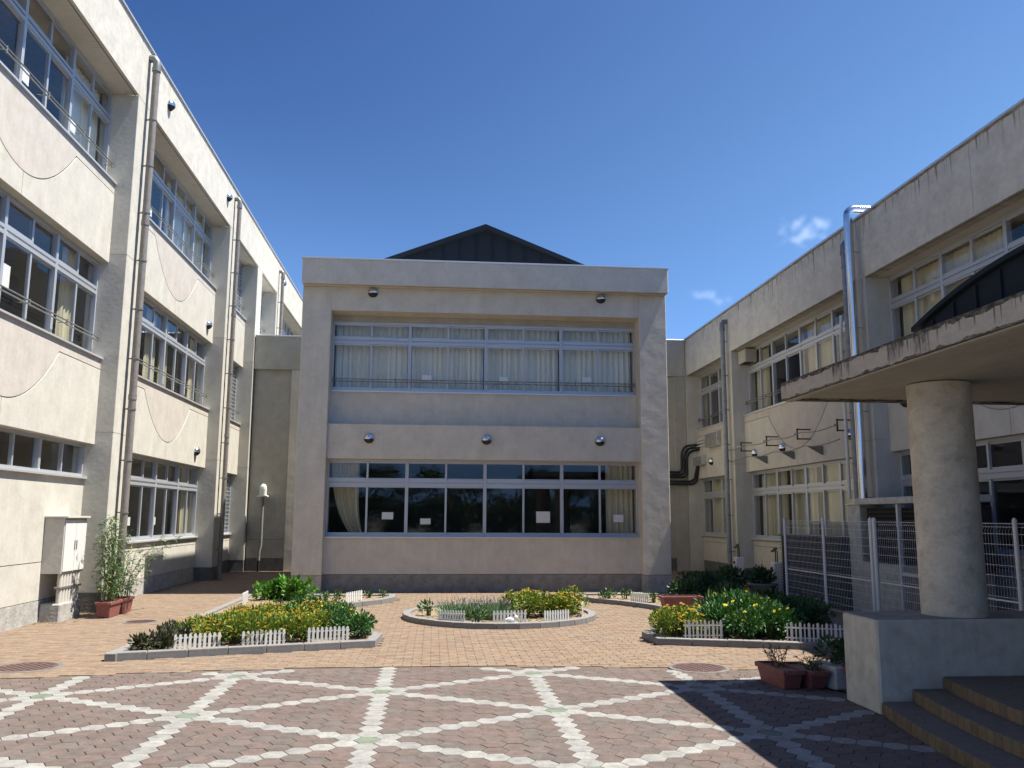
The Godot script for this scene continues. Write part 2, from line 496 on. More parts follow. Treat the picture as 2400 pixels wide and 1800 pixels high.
# ---------------------------------------------------------------- windows
func window(parent: Node3D, at: Vector3, w: float, h: float, yt: float, style := "") -> MeshInstance3D:
	# an aluminium unit: two sliding sashes below, two fixed lights above a double transom
	var key := "w%.3f %.3f %.3f %s" % [w, h, yt, style]
	if not cache.has(key):
		var s := Shape.new()
		var f := 0.035
		var b := 0.004
		s.bbox(Vector3(0, 0, -0.05), Vector3(w, 0.05, 0.045), b)
		s.bbox(Vector3(0, h - 0.045, -0.05), Vector3(w, h, 0.04), b)
		s.bbox(Vector3(0, 0.05, -0.05), Vector3(f, h - 0.045, 0.04), b)
		s.bbox(Vector3(w - f, 0.05, -0.05), Vector3(w, h - 0.045, 0.04), b)
		if style == "strip":
			s.bbox(Vector3(w * 0.5 - 0.018, 0.05, -0.03), Vector3(w * 0.5 + 0.018, h - 0.045, 0.03), b)
		elif style == "louvre":
			for k in 14:
				s.bbox(Vector3(f, 0.09 + k * (h - 0.16) / 14.0, -0.02), Vector3(w - f, 0.1 + k * (h - 0.16) / 14.0, 0.035), 0.001)
		else:
			s.bbox(Vector3(f, yt - 0.075, -0.05), Vector3(w - f, yt - 0.02, 0.042), b)
			s.bbox(Vector3(f, yt + 0.015, -0.05), Vector3(w - f, yt + 0.06, 0.036), b)
			s.box(Vector3(f, yt - 0.02, -0.05), Vector3(w - f, yt + 0.015, 0.012))
			for y in [[0.05, yt - 0.075], [yt + 0.06, h - 0.045]]:
				var m := w * 0.5
				s.bbox(Vector3(m - 0.022, y[0], -0.02), Vector3(m + 0.022, y[1], 0.03), b)
				s.bbox(Vector3(f, y[0], 0.0), Vector3(m - 0.022, y[0] + 0.035, 0.026), b)
				s.bbox(Vector3(m + 0.022, y[0], -0.03), Vector3(w - f, y[0] + 0.035, -0.004), b)
				s.bbox(Vector3(f, y[1] - 0.03, 0.0), Vector3(m - 0.022, y[1], 0.026), b)
				s.bbox(Vector3(m + 0.022, y[1] - 0.03, -0.03), Vector3(w - f, y[1], -0.004), b)
		cache[key] = s.mesh()
	var o := obj("window", cache[key], M.aluminium, parent, at)
	var rows := [[0.05, h - 0.045]] if style else [[0.05, yt - 0.075], [yt + 0.06, h - 0.045]]
	for y in rows:
		for k in 2:
			var key2 := "p%.3f %.3f" % [w * 0.5 - 0.04, y[1] - y[0]]
			if not cache.has(key2):
				var s := Shape.new()
				s.quad(Vector3.ZERO, Vector3(w * 0.5 - 0.04, 0, 0), Vector3(w * 0.5 - 0.04, y[1] - y[0], 0), Vector3(0, y[1] - y[0], 0))
				cache[key2] = s.mesh()
			obj("pane", cache[key2], M.frosted if style == "louvre" else M.glass, o, Vector3(0.035 if k == 0 else w * 0.5 + 0.005, y[0], 0.012 if k == 0 else -0.017))
	return o

func paper(win: Node3D, x: float, y: float, w: float, h: float) -> void:
	obj("paper_notice", bx(Vector3(x, y, -0.03), Vector3(x + w, y + h, -0.0285)), M.paper, win)

func curtain_shape(w: float, h: float, seed_: int, tied := 0.0) -> Shape:
	# pleats that hang from a track; tied > 0 gathers the foot to one side
	var s := Shape.new()
	var r := RandomNumberGenerator.new()
	r.seed = seed_
	var nx := int(w * 46.0)
	var ny := 10
	var ph := r.randf() * TAU
	var wav := []
	var a := 0.0
	for i in nx + 1:
		wav.append(0.035 * sin(a + ph) + 0.012 * sin(a * 2.3 + 1.0))
		a += TAU * w / nx / r.randf_range(0.09, 0.16)
	var pt := func(i: int, j: int) -> Vector3:
		var t := float(j) / ny
		var x := w * i / nx
		if tied != 0.0:
			var g := pow(clampf(1.0 - t, 0, 1), 2.0) * 0.55
			x = lerpf(x, tied, g) + (0.16 * pow(1.0 - t, 4.0))
		return Vector3(x, h * t, wav[i] * (0.55 + 0.45 * (1.0 - t)))
	for i in nx:
		for j in ny:
			var p00: Vector3 = pt.call(i, j)
			var p10: Vector3 = pt.call(i + 1, j)
			var p11: Vector3 = pt.call(i + 1, j + 1)
			var p01: Vector3 = pt.call(i, j + 1)
			s.quad(p00, p10, p11, p01)
	return s

func curtain(bld: Node3D, at: Vector3, w: float, h: float, label: String, seed_: int, tied := 0.0, m: Material = M.curtain) -> void:
	var o := obj("curtain", curtain_shape(w, h, seed_, tied), m)
	o.transform = bld.transform * Transform3D(Basis.IDENTITY, at)
	tag(o, label, "curtain", "cream curtains behind the windows")

func vent(parent: Node3D, at: Vector3) -> void:   # stainless hood over a duct: a shell open below and behind
	if not cache.has("vent"):
		var s := Shape.new()
		var r := 0.115
		for i in 8:
			for k in 16:
				var f := func(a: int, b: int) -> Vector3:
					var th := lerpf(-0.12, 1.0, a / 8.0) * PI * 0.5
					var phi := PI * b / 16.0
					return Vector3(cos(phi) * cos(th) * r, sin(th) * r, sin(phi) * cos(th) * r)
				var p: Vector3 = f.call(i, k)
				var q: Vector3 = f.call(i, k + 1)
				var u: Vector3 = f.call(i + 1, k + 1)
				var w: Vector3 = f.call(i + 1, k)
				s.quad_n(p, w, u, q, p.normalized(), w.normalized(), u.normalized(), q.normalized())
		s.tube([Vector3(0, 0, 0), Vector3(0, 0, 0.006)], r * 0.8, 20)
		cache["vent"] = s.mesh()
		var d := Shape.new()
		d.lathe([Vector2(0.001, -r * 0.93), Vector2(r * 0.55, -r * 0.78), Vector2(r * 0.86, -r * 0.42), Vector2(r * 0.97, -r * 0.1), Vector2(0.001, -0.012)], 14, PI, TAU)
		cache["vent_grille"] = d.mesh()
	var o := obj("vent_hood", cache["vent"], M.steel, parent, at)
	obj("grille", cache["vent_grille"], M.black, o)

func rail(parent: Node3D, x0: float, x1: float, y: float, z: float) -> void:
	var s := Shape.new()
	for k in 2:
		s.tube([Vector3(x0, y + k * 0.055, z), Vector3(x1, y + k * 0.055, z)], 0.011, 6)
	var m := int((x1 - x0) / 1.5) + 1
	for k in m + 1:
		var x := lerpf(x0 + 0.03, x1 - 0.03, float(k) / m)
		s.tube([Vector3(x, y - 0.02, z), Vector3(x, y + 0.08, z)], 0.014, 6)
		s.tube([Vector3(x, y + 0.03, z), Vector3(x, y + 0.03, z - 0.14)], 0.008, 5)
	obj("safety_rail", s, M.rail_metal, parent)

# ---------------------------------------------------------------- the wings
const ZS := -0.29
const ZG := -0.41
const ZW := -0.48

func spandrel(parent: Node3D, x0: float, x1: float, y0: float, y1: float, curve: bool, z := ZS) -> void:
	# a cream panel wall; the pink field on it hangs down in a deep curve, cut off by a groove
	var o := obj("spandrel", bx(Vector3(x0, y0, ZW - 0.1), Vector3(x1, y1 - 0.03, z - 0.02)), M.tawny, parent)
	var g := 0.007
	var yg := y1 - 0.2
	var a := PackedVector2Array()
	if curve:
		var xc := (x0 + x1) * 0.5
		var hw := 1.57
		var dep := minf(0.89, yg - y0 - 0.28)
		var f := func(t: float) -> float: return yg - dep * (1.0 - t * t)
		a.append(Vector2(x0, yg + g)); a.append(Vector2(xc - hw - g, yg + g))
		for k in range(0, 25):
			var t := lerpf(-1.0, 1.0, k / 24.0)
			a.append(Vector2(xc + t * hw * 0.995, f.call(t) + g * (1.0 if absf(t) < 0.999 else 1.0)))
		a.append(Vector2(xc + hw + g, yg + g)); a.append(Vector2(x1, yg + g)); a.append(Vector2(x1, y1 - 0.03)); a.append(Vector2(x0, y1 - 0.03))
		var s := Shape.new()
		s.plate(a, z - 0.019, z)
		obj("pink_panel", s, M.pink, o)
		for sd in [-1.0, 1.0]:
			var b := PackedVector2Array()
			var xo := x0 if sd < 0 else x1
			b.append(Vector2(xo, yg - g)); b.append(Vector2(xo, y0)); b.append(Vector2(xc - sd * -0.004, y0))
			for k in range(0, 13):
				var t := lerpf(0.0, 1.0, k / 12.0)
				b.append(Vector2(xc + sd * (t * (hw + 0.012) + 0.004), f.call(t) - g * 1.4))
			s = Shape.new()
			s.plate(b, z - 0.019, z + 0.001)
			obj("cream_panel", s, M.cream, o)
	else:
		obj("pink_panel", bx(Vector3(x0, yg + g, z - 0.019), Vector3(x1, y1 - 0.03, z)), M.pink, o)
		obj("cream_panel", bx(Vector3(x0, y0, z - 0.019), Vector3(x1, yg - g, z)), M.cream, o)
	obj("sill", bx(Vector3(x0, y1 - 0.03, ZW - 0.05), Vector3(x1, y1, z + 0.035), 0.004), M.flashing, o)

func window_row(bld: Node3D, x0: float, x1: float, count: int, y0: float, y1: float, yt: float, z := ZW, style := "") -> Array:
	var out := []
	var w := (x1 - x0) / count
	for k in count:
		out.append(window(bld, Vector3(x0 + k * w, y0, z), w, y1 - y0, yt - y0, style))
	return out

func wing(bld: Node3D, storeys: int, pil: Array, bays: Array, xs: float, xe: float, par: Material, depth: float) -> Dictionary:
	var pb := 8.86 if storeys == 3 else 5.82
	var pt := 9.955 if storeys == 3 else 6.95
	var wins := {}
	for p in pil:
		var o := obj("pilaster", bx(Vector3(p[0], 0.31, -0.62), Vector3(p[1], pb, 0.0), 0.008), M.cream, bld)
		obj("base", bx(Vector3(p[0] + 0.002, -0.02, -0.62), Vector3(p[1] - 0.002, 0.31, -0.003)), M.skirting, o)
		for y in ([2.9, 5.95] if storeys == 3 else [2.9]):
			obj("joint", bx(Vector3(p[0] - 0.0015, y, -0.5), Vector3(p[1] + 0.0015, y + 0.006, 0.0015)), M.concrete, o)
	# parapet in lengths with open joints, a soffit behind it, a metal coping on top
	var cuts := [xs]
	for p in pil:
		for q in [p[0], p[1]]:
			if q > xs + 0.2 and q < xe - 0.2: cuts.append(q)
	cuts.append(xe)
	for i in cuts.size() - 1:
		var a: float = cuts[i]
		var b: float = cuts[i + 1]
		var m := maxi(1, int(round((b - a) / 3.15)))
		for k in m:
			var s := bx(Vector3(lerpf(a, b, float(k) / m) + 0.005, pb, -0.22), Vector3(lerpf(a, b, float(k + 1) / m) - 0.005, pt, 0.0), 0.006)
			s.uv_plane(0, 0.055, pb, pt)
			obj("parapet", s, par, bld)
	obj("soffit", bx(Vector3(xs, pb + 0.004, -0.95), Vector3(xe, pb + 0.35, -0.221)), M.cream, bld)
	obj("drip_groove", bx(Vector3(xs, pb - 0.002, -0.075), Vector3(xe, pb + 0.004, -0.055)), M.skirting, bld)
	obj("coping", bx(Vector3(xs - 0.02, pt, -0.26), Vector3(xe + 0.02, pt + 0.035, 0.03), 0.006), M.flashing, bld)
	obj("roof", bx(Vector3(xs, pb + 0.35, -depth), Vector3(xe, pb + 0.5, -0.222)), M.concrete, bld)
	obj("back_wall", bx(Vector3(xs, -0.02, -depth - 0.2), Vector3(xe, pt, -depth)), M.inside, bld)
	for x in [[xs - 0.2, xs], [xe, xe + 0.2]]:
		obj("end_wall", bx(Vector3(x[0], -0.02, -depth), Vector3(x[1], pt, -0.01)), M.cream, bld)
		var xi: float = x[1] if x[0] < xs else x[0] - 0.02
		obj("lining", bx(Vector3(xi, 0.05, -depth), Vector3(xi + 0.02, pb, -0.65)), M.inside, bld)
	for k in storeys:
		var y: float = [-0.02, 2.72, 5.82][k]
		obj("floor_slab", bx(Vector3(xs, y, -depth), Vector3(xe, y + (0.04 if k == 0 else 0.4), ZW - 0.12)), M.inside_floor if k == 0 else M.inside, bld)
	for p in pil:
		obj("partition_wall", bx(Vector3(p[0] + 0.25, 0.05, -depth), Vector3(p[0] + 0.4, pb, -0.63)), M.inside, bld)
	for b in bays:
		var x0: float = b.x0
		var x1: float = b.x1
		var key: String = b.key
		var style: String = b.get("style", "")
		var curve: bool = x1 - x0 > 4.0
		var count := 4 if curve else (2 if x1 - x0 > 2.5 else 1)
		# ground floor
		var sy: float = b.get("sill", 1.05)
		var o := obj("lower_wall", bx(Vector3(x0, 0.32, ZG - 0.2), Vector3(x1, 0.858, ZG)), M.cream, bld)
		obj("upper_course", bx(Vector3(x0, 0.87, ZG - 0.2), Vector3(x1, sy - 0.03, ZG)), M.cream, o)
		obj("backing", bx(Vector3(x0, -0.02, ZG - 0.22), Vector3(x1, sy - 0.03, ZG - 0.012)), M.skirting, o)
		obj("skirting", bx(Vector3(x0, -0.02, ZG - 0.2), Vector3(x1, 0.31, ZG + 0.004)), M.pale_skirting if curve else M.skirting, o)
		obj("sill", bx(Vector3(x0, sy - 0.03, ZW - 0.08), Vector3(x1, sy, ZG + 0.05), 0.004), M.flashing, o)
		wins[key + "1"] = window_row(bld, x0, x1, count, sy, 2.7, 2.2, ZW, "strip" if sy > 1.5 else style)
		for k in range(1, storeys):
			var y0: float = [0.0, 2.7, 5.8][k]
			var y1: float = [0.0, 4.15, 7.22][k]
			var yh: float = [0.0, 5.8, 8.86][k] if storeys == 3 else 5.82
			spandrel(bld, x0, x1, y0, y1, curve)
			wins[key + str(k + 1)] = window_row(bld, x0, x1, count, y1, yh, yh - 0.5, ZW, style)
			rail(bld, x0 + 0.02, x1 - 0.02, y1 + 0.28, ZS - 0.05)
	return wins

func downpipe(label: String, x: float, z: float, nx: float, top: float, m: Material, every: float, r := 0.055) -> Node3D:
	# a rain pipe on straps, standing clear of the pilaster; nx points away from the wall
	var t := thing("drain_pipe", label, "drain pipe", Vector3(x, 0, z), 0.0, "rain pipes on the wings")
	var s := Shape.new()
	s.tube([Vector3(0, 0.0, 0), Vector3(0, top - 0.12, 0)], r, 14)
	obj("pipe", s, m, t)
	s = Shape.new()
	s.tube([Vector3(0, top - 0.14, 0), Vector3(0, top - 0.02, 0), Vector3(-nx * 0.05, top + 0.05, 0), Vector3(-nx * 0.14, top + 0.05, 0)], r * 1.12, 12)
	s.tube([Vector3(0, top - 0.2, 0), Vector3(0, top - 0.12, 0)], r * 1.25, 12)
	obj("outlet", s, M.rail_metal, t)
	var y := 0.7
	while y < top - 0.3:
		s = Shape.new()
		s.tube([Vector3(0, y, 0), Vector3(0, y + 0.03, 0)], r * 1.16, 12)
		s.box(Vector3(minf(-nx * 0.12, 0.0), y + 0.005, -0.012), Vector3(maxf(-nx * 0.12, 0.0), y + 0.025, 0.012))
		obj("strap", s, M.rail_metal, t)
		y += every
	for k in 2:
		s = Shape.new()
		var yy := top * (0.36 + 0.32 * k)
		s.tube([Vector3(0, yy, 0), Vector3(0, yy + 0.09, 0)], r * 1.13, 14)
		obj("coupling", s, m, t)
	return t

# ---------------------------------------------------------------- buildings
const ORD := ["first", "second", "third", "fourth"]

func left_wing() -> void:
	var b := thing("school_wing", "three-storey cream school wing in sunlight on the left", "building", Vector3(-5.3, 0, 0), PI / 2)
	var pil := [[1.0, 1.66], [7.7, 8.36], [14.66, 15.3], [21.6, 22.25], [25.08, 25.74], [28.18, 28.85]]
	var bays := [{"x0": 1.66, "x1": 7.7, "key": "Z"}, {"x0": 8.36, "x1": 14.66, "key": "A", "sill": 2.16}, {"x0": 15.3, "x1": 21.6, "key": "B"},
		{"x0": 22.25, "x1": 25.08, "key": "C", "style": "louvre"}, {"x0": 25.74, "x1": 28.18, "key": "D", "style": "louvre"}, {"x0": 28.85, "x1": 35.15, "key": "E"}]
	var w := wing(b, 3, pil, bays, 1.0, 35.15, M.parapet_pale, 7.0)
	vent(b, Vector3(16.27, 9.48, 0.0)); vent(b, Vector3(21.13, 9.46, 0.0)); vent(b, Vector3(29.2, 9.46, 0.0))
	vent(b, Vector3(21.06, 6.15, ZS)); vent(b, Vector3(20.67, 3.03, ZS))
	paper(w.A3[2], 0.1, 0.3, 0.26, 0.2); paper(w.A3[3], 0.12, 0.32, 0.26, 0.2); paper(w.A2[2], 0.12, 0.42, 0.24, 0.32); paper(w.B3[1], 0.12, 0.3, 0.24, 0.18)
	paper(w.B1[1], 0.25, 0.3, 0.14, 0.16); paper(w.B1[2], 0.2, 0.3, 0.14, 0.16); paper(w.B1[3], 0.1, 0.32, 0.13, 0.16)
	var zc := ZW - 0.17
	curtain(b, Vector3(13.2, 7.25, zc), 1.35, 1.55, "greyish curtain behind the top-floor window nearest the first rain pipe", 1, 0.0, M.curtain_pale)
	curtain(b, Vector3(13.75, 4.18, zc), 0.5, 1.6, "narrow curtain behind the middle-floor window nearest the first rain pipe", 2)
	curtain(b, Vector3(18.5, 7.25, zc), 3.0, 1.55, "wide pale curtain behind the top-floor windows between the rain pipes", 3, 0.0, M.curtain_pale)
	curtain(b, Vector3(17.8, 4.18, zc), 0.55, 1.6, "cream curtain strip left of centre behind middle-floor windows between the rain pipes", 4)
	curtain(b, Vector3(18.75, 4.18, zc), 0.55, 1.6, "cream curtain strip at the centre of middle-floor windows between the rain pipes", 5)
	curtain(b, Vector3(21.0, 4.18, zc), 0.5, 1.6, "cream curtain strip beside the second rain pipe on the middle floor", 6)
	curtain(b, Vector3(20.95, 1.08, zc), 0.6, 1.6, "yellowish curtain behind the ground-floor window beside the second rain pipe", 7)
	downpipe("tall grey-brown rain pipe nearest the camera on the left wing", -5.17, -15.05, 1.0, 9.72, M.pipe_grey, 0.875, 0.062)
	downpipe("tall rain pipe second from the camera on the left wing", -5.17, -21.86, 1.0, 9.65, M.pipe_grey, 0.875)
	downpipe("far rain pipe on the left wing above the flat link roof", -5.17, -28.4, 1.0, 9.6, M.pipe_grey, 0.875)

func central_block() -> void:
	var b := thing("classroom_block", "two-storey beige block with a flat cornice at the end of the courtyard", "building", Vector3(0, 0, -18.09))
	var xl := -2.86
	var xr := 5.04
	var il := -2.25
	var ir := 4.435
	for p in [[xl, il], [ir, xr]]:
		var o := obj("pilaster", bx(Vector3(p[0], 0.352, -0.9), Vector3(p[1], 6.41, 0.0), 0.01), M.beige, b)
		obj("base", bx(Vector3(p[0] + 0.004, -0.02, -0.9), Vector3(p[1] - 0.004, 0.345, -0.006)), M.pale_skirting, o)
	obj("head_beam", bx(Vector3(il, 5.9, -0.9), Vector3(ir, 6.41, -0.002), 0.006), M.beige, b)
	var cor := obj("cornice", bx(Vector3(xl, 6.412, -0.9), Vector3(xr, 6.95, 0.25), 0.012), M.beige, b)
	obj("drip_groove", bx(Vector3(xl + 0.03, 6.409, 0.17), Vector3(xr - 0.03, 6.414, 0.19)), M.skirting, cor)
	obj("coping", bx(Vector3(xl - 0.015, 6.95, -0.9), Vector3(xr + 0.015, 6.985, 0.27), 0.006), M.flashing, cor)
	obj("window_head", bx(Vector3(il, 5.75, -0.75), Vector3(ir, 5.9, -0.47)), M.tawny, b)
	obj("spandrel", bx(Vector3(il, 3.44, -0.75), Vector3(ir, 4.2, -0.42)), M.beige, b)
	obj("band", bx(Vector3(il, 2.745, -0.75), Vector3(ir, 3.47, -0.1), 0.008), M.beige, b)
	obj("lower_wall", bx(Vector3(il, 0.36, -0.75), Vector3(ir, 1.1, -0.24)), M.beige, b)
	obj("skirting", bx(Vector3(il, -0.02, -0.75), Vector3(ir, 0.352, -0.225)), M.concrete, b)
	obj("upper_sill", bx(Vector3(il, 4.2, -0.6), Vector3(ir, 4.225, -0.38), 0.004), M.flashing, b)
	obj("lower_sill", bx(Vector3(il, 1.1, -0.6), Vector3(ir, 1.125, -0.2), 0.004), M.flashing, b)
	var up := window_row(b, il, ir, 4, 4.225, 5.75, 5.34, -0.5)
	var lo := window_row(b, il, ir, 4, 1.125, 2.745, 2.26, -0.45)
	rail(b, il + 0.02, ir - 0.02, 4.42, -0.38)
	for p in [[-1.38, 6.3], [3.58, 6.3]]: vent(b, Vector3(p[0], p[1], 0.0))
	for p in [[-1.38, 3.17], [1.1, 3.17], [3.55, 3.17]]: vent(b, Vector3(p[0], p[1], -0.1))
	paper(up[1], 0.28, 0.28, 0.2, 0.11); paper(up[2], 0.3, 0.28, 0.2, 0.1); paper(up[3], 0.48, 0.3, 0.2, 0.11)
	paper(lo[0], 1.16, 0.36, 0.24, 0.15); paper(lo[1], 0.3, 0.26, 0.22, 0.12); paper(lo[2], 1.12, 0.3, 0.3, 0.24); paper(lo[3], 1.14, 0.32, 0.22, 0.16)
	var w := (ir - il) / 4.0
	for k in 4:
		curtain(b, Vector3(il + k * w + 0.04, 4.24, -0.72), w - 0.08, 1.5, "pale curtain drawn behind the %s upper window from the left of the end block" % ORD[k], 20 + k, 0.0, M.curtain_pale)
	curtain(b, Vector3(il + 0.06, 1.14, -0.7), 0.58, 1.58, "cream curtain bunched at the left end of the ground-floor windows of the end block", 30, 0.5)
	curtain(b, Vector3(ir - 0.66, 1.14, -0.7), 0.6, 1.58, "cream curtain at the right end of the ground-floor windows of the end block", 31)
	# rooms
	obj("floor_slab", bx(Vector3(xl + 0.2, -0.02, -6.6), Vector3(xr - 0.2, 0.04, -0.76)), M.inside_floor, b)
	obj("middle_slab", bx(Vector3(xl + 0.2, 2.75, -6.6), Vector3(xr - 0.2, 3.3, -0.76)), M.inside, b)
	obj("roof_slab", bx(Vector3(xl + 0.2, 5.9, -6.6), Vector3(xr - 0.2, 6.35, -0.91)), M.inside, b)
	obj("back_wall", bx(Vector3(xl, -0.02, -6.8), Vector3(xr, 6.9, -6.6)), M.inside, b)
	for x in [[xl, xl + 0.2], [xr - 0.2, xr]]: obj("side_wall", bx(Vector3(x[0], -0.02, -6.6), Vector3(x[1], 6.9, -0.905)), M.beige, b)
	for x in [xl + 0.201, xr - 0.22]: obj("lining", bx(Vector3(x, 0.05, -6.59), Vector3(x + 0.019, 5.89, -0.91)), M.inside, b)
	# low gabled roof of dark standing-seam sheet behind the cornice
	var zf := -1.2
	var zb := -6.6
	var rx := 1.09
	var ry := 8.3
	var ey := 6.86
	var s := Shape.new()
	s.plate(PackedVector2Array([Vector2(xl + 0.3, ey), Vector2(xr - 0.3, ey), Vector2(rx, ry - 0.09)]), zb, zf)
	var rf := obj("gable_roof", s, M.dark_roof, b)
	for sd in [-1.0, 1.0]:
		s = Shape.new()
		var e := Vector2(xl + 0.12 if sd < 0 else xr - 0.12, ey - 0.06)
		s.plate(PackedVector2Array([Vector2(rx, ry), e, e - Vector2(0, 0.1), Vector2(rx, ry - 0.11)]), zb - 0.1, zf + 0.16)
		obj("roof_slope", s, M.dark_roof, rf)
	for k in 18:
		var x := lerpf(xl + 0.7, xr - 0.7, k / 17.0)
		var top := ry - 0.1 - (ry - ey) / (rx - xl) * absf(x - rx) - 0.02
		if top > 7.0: obj("seam", bx(Vector3(x - 0.012, ey, zf), Vector3(x + 0.012, top, zf + 0.025)), M.dark_roof, rf)

func links() -> void:
	var b := thing("link_corridor", "shaded two-storey link wall between the left wing and the end block", "building", Vector3(0, 0, -25.3))
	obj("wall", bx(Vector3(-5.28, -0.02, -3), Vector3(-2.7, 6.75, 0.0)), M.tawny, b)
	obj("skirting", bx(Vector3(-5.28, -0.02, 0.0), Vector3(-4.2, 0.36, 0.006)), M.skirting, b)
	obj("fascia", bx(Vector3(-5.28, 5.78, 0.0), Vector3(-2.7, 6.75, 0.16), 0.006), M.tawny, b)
	obj("coping", bx(Vector3(-5.28, 6.75, -3), Vector3(-2.7, 6.79, 0.19), 0.005), M.flashing, b)
	obj("corner_post", bx(Vector3(-4.2, -0.02, 0.001), Vector3(-2.7, 5.78, 0.12), 0.006), M.beige, b)
	obj("groove", bx(Vector3(-5.28, 0.88, 0.0), Vector3(-4.2, 0.89, 0.003)), M.skirting, b)
	b = thing("link_corridor", "shaded link wall between the end block and the right wing, carrying black conduits", "building", Vector3(0, 0, -25.4))
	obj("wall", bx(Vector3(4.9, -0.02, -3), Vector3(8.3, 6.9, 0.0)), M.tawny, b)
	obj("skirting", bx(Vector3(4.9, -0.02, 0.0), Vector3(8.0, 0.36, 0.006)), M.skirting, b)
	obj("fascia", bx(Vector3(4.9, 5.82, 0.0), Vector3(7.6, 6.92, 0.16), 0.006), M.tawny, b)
	obj("coping", bx(Vector3(4.9, 6.92, -3), Vector3(8.3, 6.96, 0.19), 0.005), M.flashing, b)
	obj("corner_post", bx(Vector3(7.24, -0.02, 0.001), Vector3(7.6, 5.82, 0.1), 0.006), M.tawny, b)

